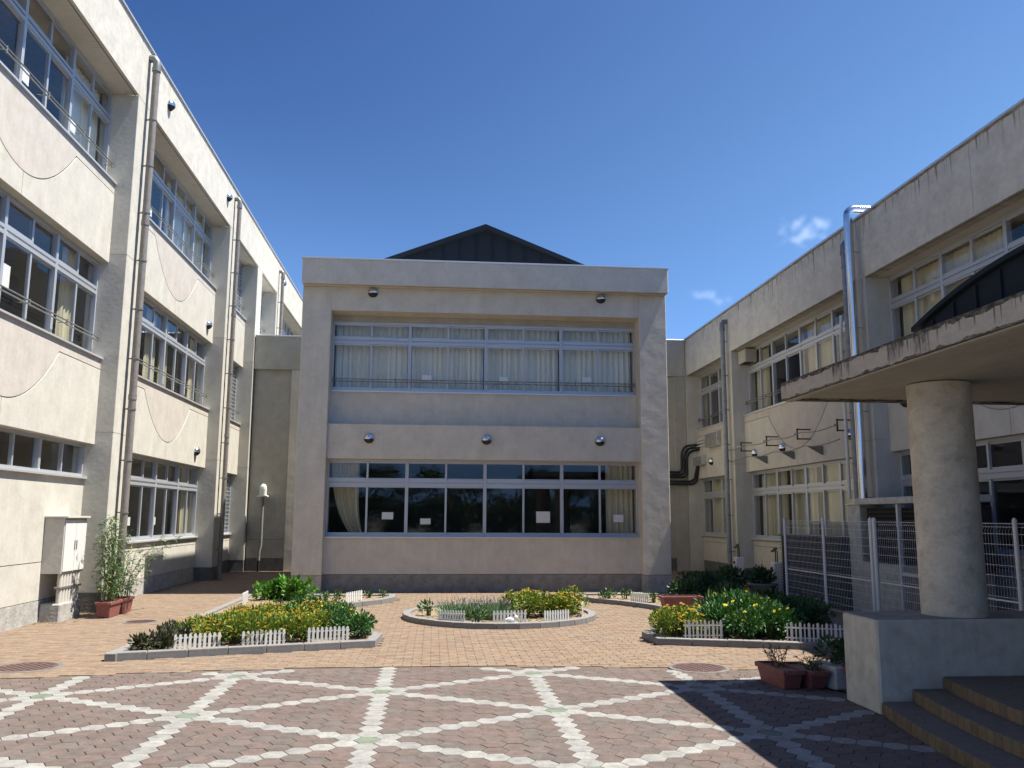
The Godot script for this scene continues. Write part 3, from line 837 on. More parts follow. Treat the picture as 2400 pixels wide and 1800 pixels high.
func right_wing() -> void:
	var b := thing("school_wing", "two-storey weathered school wing in shade on the right, behind the porch", "building", Vector3(7.6, 0, 0), -PI / 2)
	var pil := [[-21.85, -21.18], [-14.85, -14.2], [-7.9, -7.25], [-0.95, -0.3]]
	var bays := [{"x0": -25.2, "x1": -21.85, "key": "A"}, {"x0": -21.18, "x1": -14.85, "key": "B"}, {"x0": -14.2, "x1": -7.9, "key": "C"}, {"x0": -7.25, "x1": -0.95, "key": "D"}]
	var w := wing(b, 2, pil, bays, -25.2, -0.3, M.parapet_stained, 6.5)
	var zc := ZW - 0.17
	curtain(b, Vector3(-21.1, 4.18, zc), 0.8, 1.6, "greenish curtain behind the upper right-wing window beside the far drain pipe", 41)
	curtain(b, Vector3(-18.0, 4.18, zc), 1.2, 1.6, "cream curtain behind upper right-wing window above the canopy corner", 42)
	curtain(b, Vector3(-15.9, 4.18, zc), 0.9, 1.6, "cream curtain behind the upper right-wing window left of the shiny pipe", 43)
	curtain(b, Vector3(-14.1, 4.18, zc), 2.9, 1.6, "pale pleated curtain behind the upper right-wing windows right of the shiny pipe", 44)
	curtain(b, Vector3(-21.0, 1.08, zc), 1.5, 1.6, "dull green curtain behind the lower right-wing window beside the far drain pipe", 45)
	curtain(b, Vector3(-19.3, 1.08, zc), 1.4, 1.6, "brownish curtain behind the lower right-wing window above the mesh fence", 46)
	curtain(b, Vector3(-17.7, 1.08, zc), 2.6, 1.6, "pale curtain behind the lower right-wing windows left of the shiny pipe", 47)
	curtain(b, Vector3(-24.9, 1.08, zc), 2.8, 1.6, "dull green curtain behind the lowest window beside the black conduits", 49)
	for z in [-20.49, -18.78, -15.59]: vent(b, Vector3(z, 3.13, ZS))
	vent(b, Vector3(-23.84, 3.14, ZS)); vent(b, Vector3(-13.6, 3.5, ZS))
	downpipe("grey rain pipe on the far pilaster of the right wing", 7.47, -21.42, -1.0, 6.6, M.pipe_blue, 0.9, 0.06)
	downpipe("grey rain pipe beside the shiny steel pipe on the right wing", 7.46, -14.62, -1.0, 6.55, M.pipe_blue, 0.9, 0.06)
	# polished steel duct that climbs over the parapet
	var t := thing("steel_duct", "shiny steel pipe bent over the parapet of the right wing", "pipe", Vector3(7.4, 0, -14.3))
	var s := Shape.new()
	var pts := [Vector3(0, 1.5, 0), Vector3(0, 4.0, 0), Vector3(0, 6.85, 0)]
	for k in range(1, 9):
		var a := k / 8.0 * PI / 2
		pts.append(Vector3(0.14 - 0.14 * cos(a), 6.98 + 0.14 * sin(a), 0))
	pts.append(Vector3(0.75, 7.12, 0))
	s.tube(pts, 0.075, 18)
	obj("pipe", s, M.steel, t)
	for y in [1.9, 3.4, 4.9, 6.3]:
		s = Shape.new()
		s.tube([Vector3(0, y, 0), Vector3(0, y + 0.025, 0)], 0.083, 16)
		s.box(Vector3(0.0, y, -0.01), Vector3(0.2, y + 0.02, 0.01))
		obj("strap", s, M.steel, t)
	# thin white pipes beside it
	t = thing("service_pipe", "thin white pipe running down just left of the shiny steel pipe", "pipe", Vector3(7.5, 0, -15.0))
	s = Shape.new()
	s.tube([Vector3(0, 1.9, 0), Vector3(0, 4.9, 0), Vector3(0.03, 5.3, 0)], 0.03, 10)
	obj("pipe", s, M.white_plastic, t)
	s = Shape.new()
	s.box(Vector3(0, 3.0, -0.02), Vector3(0.1, 3.02, 0.02)); s.box(Vector3(0, 4.6, -0.02), Vector3(0.1, 4.62, 0.02))
	obj("strap", s, M.steel, t)
	# cables on brackets along the spandrel
	for k in 4:
		var z: float = [-17.36, -19.05, -20.7, -15.55][k]
		t = thing("cable_bracket", "forked black iron bracket holding a cable, %s from the shiny pipe" % ["second", "third", "fourth", "nearest"][k], "bracket", Vector3(7.89, 3.3, z), 0.0, "cable brackets on the right wing")
		s = Shape.new()
		for y in [-0.1, 0.1]: s.bbox(Vector3(-0.3, y - 0.014, -0.014), Vector3(0.0, y + 0.014, 0.014), 0.003)
		s.bbox(Vector3(-0.3, -0.12, -0.014), Vector3(-0.27, 0.12, 0.014), 0.003)
		obj("arm", s, M.brass, t)
		s = Shape.new()
		s.tube([Vector3(-0.3, 0.0, 0), Vector3(-0.38, 0.0, 0)], 0.025, 8)
		obj("insulator", s, M.white_plastic, t)
	for k in 3:
		t = thing("wedge_bracket", "triangular steel bracket under the lower cable, %s from the left" % ORD[k], "bracket", Vector3(7.89, 2.95, [-19.75, -18.2, -16.8][k]), 0.0, "wedge brackets on the right wing")
		s = Shape.new()
		s.plate(PackedVector2Array([Vector2(-0.32, 0.06), Vector2(-0.32, 0.04), Vector2(-0.03, -0.12), Vector2(0.0, -0.12), Vector2(0, 0.06)]), -0.012, 0.012)
		obj("plate", s, M.rail_metal, t)
	for k in 2:
		s = Shape.new()
		var pp := []
		for i in 25:
			var u := i / 24.0
			pp.append(Vector3(7.52 if k == 0 else 7.56, (3.3 if k == 0 else 3.02) - 0.05 * absf(sin(u * PI * 4.0)), lerpf(-21.7, -15.4, u)))
		s.tube(pp, 0.011, 6)
		tag(obj("cable", s, M.rail_metal), "%s of the two grey cables slung along the right wing" % ["upper", "lower"][k], "cable")
	# black conduits that cross the corner, and their boxes
	t = thing("conduit_bundle", "bundle of black bent conduits in the corner beside the right wing", "conduit", Vector3(0, 0, -25.22))
	for k in 3:
		s = Shape.new()
		var o := k * 0.075
		pts = [Vector3(6.6, 2.9 - o, 0), Vector3(7.28 + o, 2.9 - o, 0)]
		for i in range(1, 7):
			var a := i / 6.0 * PI / 2
			pts.append(Vector3(7.28 + o + 0.12 * sin(a), 2.9 - o + 0.12 - 0.12 * cos(a), 0.02))
		pts.append(Vector3(7.4 + o, 3.4 - o, 0.03))
		for i in range(1, 7):
			var a := i / 6.0 * PI / 2
			pts.append(Vector3(7.4 + o + 0.26 - 0.26 * cos(a), 3.4 - o + 0.3 * sin(a), 0.04))
		pts.append(Vector3(7.86, 3.71 - o, 0.3))
		s.tube(pts, 0.034, 8)
		obj("conduit", s, M.black, t)
	for k in 2:
		s = Shape.new()
		var o := k * 0.08
		pts = [Vector3(6.6, 2.62 - o, 0.05), Vector3(7.6, 2.62 - o, 0.05)]
		for i in range(1, 7):
			var a := i / 6.0 * PI / 2
			pts.append(Vector3(7.6 + o * 0.6 + 0.2 * sin(a), 2.62 - o + 0.2 - 0.2 * cos(a), 0.06))
		pts.append(Vector3(7.83, 3.2, 0.3))
		s.tube(pts, 0.034, 8)
		obj("conduit", s, M.black, t)
	t = thing("junction_box", "large grey junction box behind the far drain pipe of the right wing", "box", Vector3(7.89, 3.53, -23.5))
	obj("case", bx(Vector3(-0.14, 0, -0.5), Vector3(0, 0.4, 0.5), 0.01), M.panel, t)
	obj("cover", bx(Vector3(-0.155, 0.02, -0.48), Vector3(-0.14, 0.38, 0.48), 0.004), M.concrete, t)
	for k in 3:
		s = Shape.new()
		s.tube([Vector3(-0.07, 0.12 + k * 0.09, -0.5), Vector3(-0.07, 0.12 + k * 0.09, -1.45)], 0.02, 8)
		obj("cable_end", s, M.white_plastic, t)
	t = thing("junction_box", "small grey junction box below the black conduits by a vent hood", "box", Vector3(7.89, 3.08, -24.75))
	obj("case", bx(Vector3(-0.14, 0, -0.4), Vector3(0, 0.27, 0.4), 0.01), M.panel, t)
	obj("cover", bx(Vector3(-0.155, 0.02, -0.38), Vector3(-0.14, 0.25, 0.38), 0.004), M.concrete, t)
	t = thing("duct_cowl", "square beige duct cowl at the top of the upper window beside the far drain pipe", "vent", Vector3(8.06, 5.45, -20.85))
	obj("case", bx(Vector3(-0.3, 0, -0.26), Vector3(0, 0.33, 0.26), 0.012), M.tawny, t)
	obj("mouth", bx(Vector3(-0.29, -0.006, -0.22), Vector3(-0.06, 0.0, 0.22)), M.hollow, t)

func porch() -> void:
	var b := thing("entrance_porch", "concrete entrance porch with round column, dark arched roof and curved steps", "porch", Vector3(0, 0, -4.6))
	var y0 := 2.713
	var y1 := 2.905
	var e := 3.74        # half length: the far edge stands at z = -8.34
	var s := bx(Vector3(3.5, y0 + 0.012, -e), Vector3(3.62, y1, e), 0.01)
	s.uv_plane(1, 0.105, y0, y1)
	var can := obj("canopy", s, M.canopy_stained, b)
	s = bx(Vector3(3.62, y0 + 0.012, -e), Vector3(7.55, y1, -e + 0.12), 0.01)
	s.uv_plane(0, 0.105, y0, y1)
	obj("far_edge", s, M.canopy_stained, can)
	s = bx(Vector3(3.62, y0 + 0.012, e - 0.12), Vector3(7.55, y1, e), 0.01)
	s.uv_plane(0, 0.105, y0, y1)
	obj("near_edge", s, M.canopy_stained, can)
	obj("slab", bx(Vector3(3.621, y0 + 0.03, -e + 0.121), Vector3(7.56, y1 - 0.02, e - 0.121)), M.tawny, can)
	obj("drip_strip", bx(Vector3(3.53, y0, -e + 0.03), Vector3(3.6, y0 + 0.012, e - 0.03)), M.tawny, can)
	# barrel roof
	var poly := PackedVector2Array()
	for k in 25:
		var t := lerpf(-1.0, 1.0, k / 24.0)
		poly.append(Vector2(t * 1.47, 3.22 - 0.24 * t * t))
	poly.append(Vector2(1.47, 2.9)); poly.append(Vector2(-1.47, 2.9))
	s = Shape.new()
	s.plate(poly, -3.9, 0.0)
	var ar := obj("arched_roof", s, M.dark_roof, b, Vector3(3.68, 0, 0))
	ar.rotation.y = -PI / 2
	poly = PackedVector2Array()
	for k in 25:
		var t := lerpf(-1.0, 1.0, k / 24.0)
		poly.append(Vector2(t * 1.53, 3.25 - 0.25 * t * t))
	for k in 25:
		var t := lerpf(1.0, -1.0, k / 24.0)
		poly.append(Vector2(t * 1.53, 3.215 - 0.25 * t * t))
	s = Shape.new()
	s.plate(poly, -3.9, 0.05)
	obj("rim", s, M.dark_roof, ar)
	for k in 11:
		var x := -1.3 + k * 0.26
		obj("seam", bx(Vector3(x - 0.01, 2.91, 0.0), Vector3(x + 0.01, 3.2 - 0.24 * pow(x / 1.47, 2.0), 0.02)), M.dark_roof, ar)
	# plinth walls and columns, mirrored about the middle
	for sd in [-1.0, 1.0]:
		var za: float = 2.29 * sd
		var zb: float = 2.88 * sd
		var o := obj("plinth_wall", bx(Vector3(3.608, -0.02, minf(za, zb)), Vector3(7.55, 0.735, maxf(za, zb)), 0.018), M.aged, b)
		obj("cap", bx(Vector3(3.612, 0.735, minf(za, zb) + 0.004), Vector3(7.55, 0.739, maxf(za, zb) - 0.004)), M.concrete, o)
		s = Shape.new()
		s.lathe([Vector2(0.262, 0.0), Vector2(0.262, y0 + 0.02 - 0.739)], 48)
		obj("column", s, M.column, b, Vector3(4.475, 0.739, 2.59 * sd))
	# three curved steps faced with upright tiles
	var tile := bx(Vector3(-0.012, 0.002, -0.0465), Vector3(0.0, 0.09, 0.0465), 0.003).mesh()
	for k in 3:
		var R := 9.8
		var xm: float = 3.34 + 0.265 * k
		var top := 0.095 * (k + 1)
		var cx := xm + R
		var zz := 2.28
		var o2 := PackedVector2Array()
		for i in 33:
			var z := lerpf(-zz, zz, i / 32.0)
			o2.append(Vector2(cx - sqrt(R * R - z * z) + 0.012, z))
		o2.append(Vector2(7.55, zz)); o2.append(Vector2(7.55, -zz))
		s = Shape.new()
		s.flat(o2, top)
		for i in 32: s.quad(Vector3(o2[i].x, top - 0.2, o2[i].y), Vector3(o2[i + 1].x, top - 0.2, o2[i + 1].y), Vector3(o2[i + 1].x, top, o2[i + 1].y), Vector3(o2[i].x, top, o2[i].y))
		var st := obj("step", s, M.tread, b)
		var z := -zz + 0.05
		var q := 0
		while z < zz - 0.04:
			var a := asin(z / R)
			var t := obj("tile", tile, M.tile if (q * 7 + k) % 3 else M.tile_dark, st, Vector3(cx - R * cos(a) + 0.012, top - 0.094, z))
			t.rotation.y = a
			z += 0.0965; q += 1

func mesh_fence() -> void:
	var t := thing("mesh_fence", "white welded mesh fence in front of the right wing", "fence", Vector3(6.55, 0, 0))
	var zs := [-15.7, -14.1, -12.5, -12.39, -10.8, -9.25, -7.7]
	for i in zs.size():
		var s := Shape.new()
		var r := 0.032 if i == 2 or i == 3 else 0.026
		s.tube([Vector3(0, -0.02, zs[i]), Vector3(0, 1.53, zs[i])], r, 12)
		s.tube([Vector3(0, 1.53, zs[i]), Vector3(0, 1.55, zs[i]), Vector3(0, 1.565, zs[i])], r * 1.15, 12, true, r * 0.4)
		obj("post", s, M.white_metal, t)
	for i in zs.size() - 1:
		if i == 2: continue
		var s := Shape.new()
		var a: float = zs[i]
		var b: float = zs[i + 1]
		var nv := int((b - a) / 0.052)
		for k in range(1, nv):
			var z := lerpf(a, b, float(k) / nv)
			s.tube([Vector3(0.03, 0.06, z), Vector3(0.03, 1.42, z), Vector3(0.055, 1.46, z), Vector3(0.03, 1.5, z)], 0.0028, 3, false)
		var y := 0.06
		while y < 1.52:
			s.tube([Vector3(0.026, y, a), Vector3(0.026, y, b)], 0.0034, 4, false)
			y += 0.12
		s.tube([Vector3(0.055, 1.46, a), Vector3(0.055, 1.46, b)], 0.0034, 4, false)
		s.tube([Vector3(0.03, 1.5, a), Vector3(0.03, 1.5, b)], 0.005, 5, false)
		s.tube([Vector3(0.03, 0.62, a), Vector3(0.03, 0.62, b)], 0.012, 6, false)
		obj("wire_mesh", s, M.white_metal, t)

func outbuildings() -> void:
	# pale equipment shed against the right wing
	var t := thing("equipment_shed", "low pale grey equipment shed with dark louvred windows behind the mesh fence", "shed", Vector3(7.15, 0, 0))
	obj("wall_panel", bx(Vector3(0, 0.0, -14.4), Vector3(0.43, 1.78, -13.98), 0.008), M.panel, t)
	obj("wall_panel", bx(Vector3(0, 0.0, -13.97), Vector3(0.43, 0.83, -12.81), 0.008), M.panel, t)
	obj("wall_panel", bx(Vector3(0.02, 0.0, -12.77), Vector3(0.43, 0.83, -11.2), 0.008), M.concrete, t)
	obj("post", bx(Vector3(-0.02, 0.0, -12.81), Vector3(0.05, 1.78, -12.76), 0.006), M.white_metal, t)
	obj("post", bx(Vector3(-0.02, 0.0, -11.2), Vector3(0.05, 1.78, -11.15), 0.006), M.white_metal, t)
	obj("rail", bx(Vector3(-0.01, 0.69, -12.76), Vector3(0.02, 0.74, -11.2), 0.004), M.white_metal, t)
	obj("backing", bx(Vector3(0.12, 0.83, -13.97), Vector3(0.43, 1.72, -11.15)), M.hollow, t)
	for p in [[-13.97, -12.82], [-12.75, -11.21]]:
		for k in 13:
			var o := obj("louvre", bx(Vector3(0.02, 0.0, p[0]), Vector3(0.07, 0.008, p[1])), M.louvre, t, Vector3(0, 0.86 + k * 0.066, 0))
			o.rotation.z = 0.0
	obj("roof", bx(Vector3(-0.08, 1.78, -14.0), Vector3(0.44, 1.88, -11.1), 0.006), M.panel, t)
	obj("roof_edge", bx(Vector3(-0.03, 1.781, -14.42), Vector3(0.44, 1.8, -14.0), 0.004), M.flashing, t)
	# dark screened condensers
	for k in 3:
		var z0 := -17.0 + k * 0.87
		t = thing("condenser_unit", "dark slatted outdoor unit behind the mesh fence, %s from the left" % ORD[k], "outdoor unit", Vector3(6.95, 0, z0), 0.0, "outdoor units behind the fence")
		obj("case", bx(Vector3(0.06, 0.0, 0), Vector3(0.5, 1.2, 0.84), 0.01), M.hollow, t)
		obj("lid", bx(Vector3(0.0, 1.2, -0.005), Vector3(0.52, 1.235, 0.845), 0.006), M.louvre, t)
		for j in 20:
			obj("slat", bx(Vector3(0.012, 0.05 + j * 0.057, 0.02), Vector3(0.05, 0.06 + j * 0.057, 0.82)), M.louvre, t)
	# standpipes and a bowl of plants beside the far pilaster
	for k in 2:
		t = thing("water_standpipe", ["white standpipe post with twin taps nearest the far drain pipe", "white standpipe post with twin taps beside the mesh fence"][k], "standpipe", Vector3([7.3, 7.28][k], 0, [-20.3, -17.95][k]))
		obj("post", bx(Vector3(-0.1, 0, -0.1), Vector3(0.1, 0.62, 0.1), 0.015), M.white_plastic, t)
		var s := Shape.new()
		s.tube([Vector3(-0.1, 0.5, 0), Vector3(-0.13, 0.5, 0)], 0.03, 10)
		obj("drain_hole", s, M.black, t)
		s = Shape.new()
		for d in [-0.05, 0.05]:
			s.tube([Vector3(0, 0.62, d), Vector3(0, 0.85, d), Vector3(-0.05, 0.88, d), Vector3(-0.1, 0.84, d)], 0.014, 8)
			s.tube([Vector3(-0.02, 0.88, d), Vector3(-0.02, 0.93, d)], 0.022, 8)
		obj("tap", s, M.brass, t)
	t = thing("bowl_planter", "wide pale bowl planter with dark plants beside the mesh fence", "planter", Vector3(6.5, 0, -16.75))
	var s := Shape.new()
	s.lathe([Vector2(0.14, 0.0), Vector2(0.26, 0.24), Vector2(0.29, 0.25), Vector2(0.29, 0.28), Vector2(0.25, 0.28), Vector2(0.24, 0.23), Vector2(0.001, 0.23)], 28)
	obj("bowl", s, M.concrete, t)
	obj("foliage", bush_mesh("dark", 71), M.leaves, t, Vector3(0, 0.22, 0))
	# vent standpipe in the shaded corner on the left
	t = thing("vent_post", "thin grey vent pipe with a rounded hood in the shaded left corner", "pipe", Vector3(-4.88, 0, -25.1))
	s = Shape.new()
	s.tube([Vector3(0, 0.3, 0), Vector3(0, 0.55, 0), Vector3(0.04, 0.7, 0), Vector3(0.04, 2.15, 0)], 0.04, 12)
	obj("pipe", s, M.concrete, t)
	s = Shape.new()
	s.tube([Vector3(-0.0, 0.0, 0.0), Vector3(0.0, 0.3, 0)], 0.032, 10)
	obj("foot", s, M.black, t)
	s = Shape.new()
	s.lathe([Vector2(0.16, 2.08), Vector2(0.16, 2.11), Vector2(0.1, 2.13), Vector2(0.1, 2.3), Vector2(0.09, 2.37), Vector2(0.055, 2.43), Vector2(0.001, 2.45)], 18)
	obj("hood", s, M.white_plastic, t, Vector3(0.04, 0, 0))
	# electric cabinet on conduits over a concrete block
	t = thing("electric_cabinet", "cream two-door electric cabinet standing off the left wing wall", "cabinet", Vector3(-5.71, 0, -13.76))
	obj("case", bx(Vector3(0.0, 0.69, -0.4), Vector3(0.29, 1.5, 0.4), 0.006), M.cream, t)
	for k in 2:
		var d := obj("door", bx(Vector3(0.291, 0.72, -0.385 + k * 0.39), Vector3(0.303, 1.47, -0.005 + k * 0.39), 0.003), M.white_plastic, t)
		obj("handle", bx(Vector3(0.303, 1.03, -0.045 + k * 0.07), Vector3(0.316, 1.17, -0.03 + k * 0.07), 0.003), M.rail_metal, d)
	obj("hood", bx(Vector3(0.0, 1.5, -0.42), Vector3(0.34, 1.53, 0.42), 0.004), M.cream, t)
	for k in 7:
		s = Shape.new()
		s.tube([Vector3(0.245, 0.25, -0.3 + k * 0.1), Vector3(0.245, 0.69, -0.3 + k * 0.1)], 0.038, 10)
		obj("conduit", s, M.cream, t)
	obj("clamp", bx(Vector3(0.2, 0.47, -0.38), Vector3(0.29, 0.5, 0.38), 0.003), M.rail_metal, t)
	obj("footing", bx(Vector3(0.0, -0.02, -0.4), Vector3(0.3, 0.26, 0.36), 0.02), M.pale_skirting, t)
	# manhole covers
	for d in [[-4.13, -9.54, 0.29, "large rust-red manhole cover at the left edge by the hexagonal paving"], [-4.25, -13.4, 0.21, "small rust-red manhole cover in front of the bamboo planters"], [2.79, -9.07, 0.27, "brown manhole cover just beyond the tip of the porch shadow"]]:
		t = thing("manhole_cover", d[3], "manhole cover", Vector3(d[0], 0, d[1]), 0.0, "manhole covers")
		var r: float = d[2]
		s = Shape.new()
		s.lathe([Vector2(r + 0.05, -0.01), Vector2(r + 0.045, 0.005), Vector2(r + 0.004, 0.006), Vector2(r + 0.004, -0.004)], 40)
		obj("ring", s, M.skirting, t)
		s = Shape.new()
		s.lathe([Vector2(r, -0.004), Vector2(r, 0.006), Vector2(r - 0.02, 0.007), Vector2(r - 0.022, 0.004), Vector2(0.001, 0.004)], 40)
		for i in range(-6, 7):
			for j in range(-6, 7):
				var p := Vector2(i, j) * r / 7.0
				if p.length() < r * 0.86 and (i + j) % 2 == 0: s.box(Vector3(p.x - r * 0.045, 0.004, p.y - r * 0.045), Vector3(p.x + r * 0.045, 0.008, p.y + r * 0.045))
		obj("lid", s, M.iron, t)

func leaf_litter() -> void:
	# dry leaves swept against the foot of the cabinet and the left wall
	var s := Shape.new()
	s.colored = true
	var r := RandomNumberGenerator.new()
	r.seed = 77
	for k in 170:
		var p := Vector3(-5.66 + 0.5 * pow(r.randf(), 2.0), r.randf_range(0.004, 0.02), r.randf_range(-14.6, -13.1))
		if k > 110: p = Vector3(r.randf_range(2.4, 3.5), r.randf_range(0.003, 0.01), r.randf_range(-9.0, -8.0))
		var d := Vector3(r.randfn(), r.randf_range(-0.05, 0.25), r.randfn()).normalized()
		s.col = [Color(0.2, 0.13, 0.06), Color(0.14, 0.1, 0.06), Color(0.25, 0.18, 0.08)][k % 3]
		s.leaf(p, d, d.cross(Vector3.UP).normalized(), r.randf_range(0.02, 0.05), r.randf_range(0.012, 0.022), 0.15)
	tag(obj("leaf_litter", s, M.leaves), "dry brown leaves scattered at the foot of the left wall and planters", "leaves", "", "stuff")

# ---------------------------------------------------------------- planting
func hue(r: RandomNumberGenerator, a: Color, spread: float) -> Color:
	var f := r.randf_range(1.0 - spread, 1.0 + spread)
	return Color(a.r * f * r.randf_range(0.85, 1.2), a.g * f, a.b * f * r.randf_range(0.8, 1.2))

func bush_mesh(kind: String, seed_: int) -> ArrayMesh:
	var key := kind + str(seed_)
	if cache.has(key): return cache[key]
	var r := RandomNumberGenerator.new()
	r.seed = seed_ * 77 + 5
	var s := Shape.new()
	s.colored = true
	# radius, height, leaves, leaf length, leaf width, colour, upright
	var d: Array = {
		"marigold": [0.21, 0.3, 640, 0.056, 0.019, Color(0.145, 0.21, 0.024), 0.45],
		"green": [0.25, 0.33, 950, 0.052, 0.026, Color(0.045, 0.13, 0.03), 0.3],
		"dark": [0.27, 0.34, 420, 0.085, 0.04, Color(0.03, 0.075, 0.025), 0.35],
		"purple": [0.19, 0.2, 260, 0.09, 0.04, Color(0.055, 0.06, 0.03), 0.4],
		"shrub": [0.3, 0.36, 330, 0.12, 0.085, Color(0.075, 0.2, 0.02), 0.25],
		"seedling": [0.08, 0.13, 60, 0.05, 0.02, Color(0.05, 0.11, 0.03), 0.6],
	}[kind]
	var rad: float = d[0]
	var hi: float = d[1]
	var lobes := []
	for k in 7: lobes.append([Vector3(r.randf_range(-0.6, 0.6) * rad, hi * r.randf_range(0.35, 0.7), r.randf_range(-0.6, 0.6) * rad), r.randf_range(0.38, 0.62)])
	s.col = Color(0.06, 0.07, 0.025)
	for k in 9:
		var a := r.randf() * TAU
		var e := Vector3(cos(a) * rad * 0.6, hi * r.randf_range(0.5, 0.9), sin(a) * rad * 0.6)
		s.tube([Vector3(cos(a) * 0.02, 0, sin(a) * 0.02), e * 0.5 + Vector3(0, 0.03, 0), e], 0.005, 4, false, 0.002)
	for k in d[2]:
		var lb: Array = lobes[k % 7]
		var dir := Vector3(r.randfn(), r.randfn(), r.randfn()).normalized()
		var p: Vector3 = lb[0] + dir * rad * lb[1] * pow(r.randf(), 0.4)
		p.y = maxf(p.y * (1.0 if p.y < hi else 0.95), 0.015)
		var outw := (dir + Vector3(0, d[6] + r.randf_range(-0.4, 0.6), 0)).normalized()
		var side := outw.cross(Vector3(r.randfn(), r.randfn(), r.randfn())).normalized()
		s.col = hue(r, d[5], 0.35)
		s.leaf(p, outw, side, d[3] * r.randf_range(0.7, 1.3), d[4] * r.randf_range(0.8, 1.3), 0.12)
	cache[key] = s.mesh()
	return cache[key]

func bloom(s: Shape, at: Vector3, r: float, col: Color, q: RandomNumberGenerator) -> void:
	for ring in 2:
		for k in 7:
			var a := TAU * (k + 0.5 * ring) / 7.0 + q.randf() * 0.3
			var rr := r * (1.0 if ring == 0 else 0.6)
			var o := Vector3(cos(a), 0, sin(a))
			var sd := Vector3(-sin(a), 0, cos(a)) * rr * 0.42
			s.col = hue(q, col, 0.12)
			var y := Vector3(0, r * (0.1 if ring == 0 else 0.45), 0)
			s.tri(at + Vector3(0, -r * 0.2, 0), at + o * rr - sd + y, at + o * rr + sd + y)
	s.col = hue(q, col * Color(0.8, 0.6, 0.5), 0.1)
	for k in 5:
		var a := TAU * k / 5.0
		var b := TAU * (k + 1) / 5.0
		s.tri(at + Vector3(0, r * 0.62, 0), at + Vector3(cos(b), 0, sin(b)) * r * 0.4 + Vector3(0, r * 0.42, 0), at + Vector3(cos(a), 0, sin(a)) * r * 0.4 + Vector3(0, r * 0.42, 0))

func bloom_mesh(kind: String, seed_: int, count: int, rad: float, hi: float, size: float, cols: Array) -> ArrayMesh:
	var key := "bloom" + kind + str(seed_)
	if cache.has(key): return cache[key]
	var r := RandomNumberGenerator.new()
	r.seed = seed_ * 31 + 9
	var s := Shape.new()
	s.colored = true
	for k in count:
		var a := r.randf() * TAU
		var u := sqrt(r.randf())
		var p := Vector3(cos(a) * u * rad, hi * sqrt(maxf(0.05, 1.0 - u * u * 0.85)) * r.randf_range(0.82, 1.06), sin(a) * u * rad)
		bloom(s, p, size * r.randf_range(0.7, 1.2), cols[r.randi_range(0, cols.size() - 1)], r)
	cache[key] = s.mesh()
	return cache[key]

func plant(called: String, kind: String, at: Vector3, size: float, label: String, group: String, bl := "") -> Node3D:
	var t := thing(called, label, "plant", at, rng.randf() * TAU, group)
	t.scale = Vector3(size, size * rng.randf_range(0.9, 1.12), size)
	var k := rng.randi_range(0, 2)
	obj("foliage", bush_mesh(kind, k), M.leaves, t)
	if bl == "orange":
		obj("flowers", bloom_mesh("orange", k, 30, 0.23, 0.33, 0.018, [Color(0.5, 0.3, 0.012), Color(0.5, 0.37, 0.015), Color(0.48, 0.24, 0.012)]), M.leaves, t).set_meta("kind", "stuff")
	elif bl == "gold":
		obj("flowers", bloom_mesh("gold", k, 34, 0.23, 0.34, 0.018, [Color(0.5, 0.36, 0.015), Color(0.48, 0.29, 0.012), Color(0.45, 0.4, 0.03)]), M.leaves, t).set_meta("kind", "stuff")
	elif bl == "yellow":
		for j in rng.randi_range(5, 9):
			var a := rng.randf() * TAU
			var u := sqrt(rng.randf()) * 0.9
			var key := "single%d" % (j % 3)
			if not cache.has(key):
				var s := Shape.new()
				s.colored = true
				var r := RandomNumberGenerator.new()
				r.seed = 400 + j
				bloom(s, Vector3.ZERO, 0.019, Color(0.7, 0.6, 0.03), r)
				cache[key] = s.mesh()
			var o := obj("flower", cache[key], M.leaves, t, Vector3(cos(a) * u * 0.26, 0.34 * sqrt(1.0 - u * u * 0.8), sin(a) * u * 0.26))
			o.rotation = Vector3(rng.randf_range(-0.5, 0.9), 0, rng.randf_range(-0.5, 0.5))
	return t

func blades(called: String, at: Vector3, n_: int, rad: float, hi: float, col: Color, label: String, group: String, heads: bool) -> void:
	var t := thing(called, label, "plant", at, rng.randf() * TAU, group)
	var s := Shape.new()
	s.colored = true
	var f := Shape.new()
	f.colored = true
	var r := RandomNumberGenerator.new()
	r.seed = int(absf(at.x * 1000 + at.z * 377)) + 3
	for k in n_:
		var a := r.randf() * TAU
		var p := Vector3(cos(a), 0, sin(a)) * rad * sqrt(r.randf())
		var dir := (Vector3(p.x * 1.6 / rad, 2.2, p.z * 1.6 / rad) + Vector3(r.randfn(), 0, r.randfn()) * 0.35).normalized()
		s.col = hue(r, col, 0.3)
		s.leaf(p, dir, dir.cross(Vector3(r.randfn(), 0.2, r.randfn())).normalized(), hi * r.randf_range(0.55, 1.1), 0.014, 0.06)
		if heads and k % 9 == 0:
			var e := p + dir * hi * 1.25
			f.col = Color(0.08, 0.12, 0.05)
			f.tube([p, e], 0.0025, 3, false)
			f.col = hue(r, Color(0.36, 0.31, 0.31), 0.2)
			f.tube([e - dir * 0.035, e + dir * 0.01], 0.007, 5, true, 0.003)
	obj("foliage", s, M.leaves, t)
	if heads: obj("flower_heads", f, M.leaves, t).set_meta("kind", "stuff")

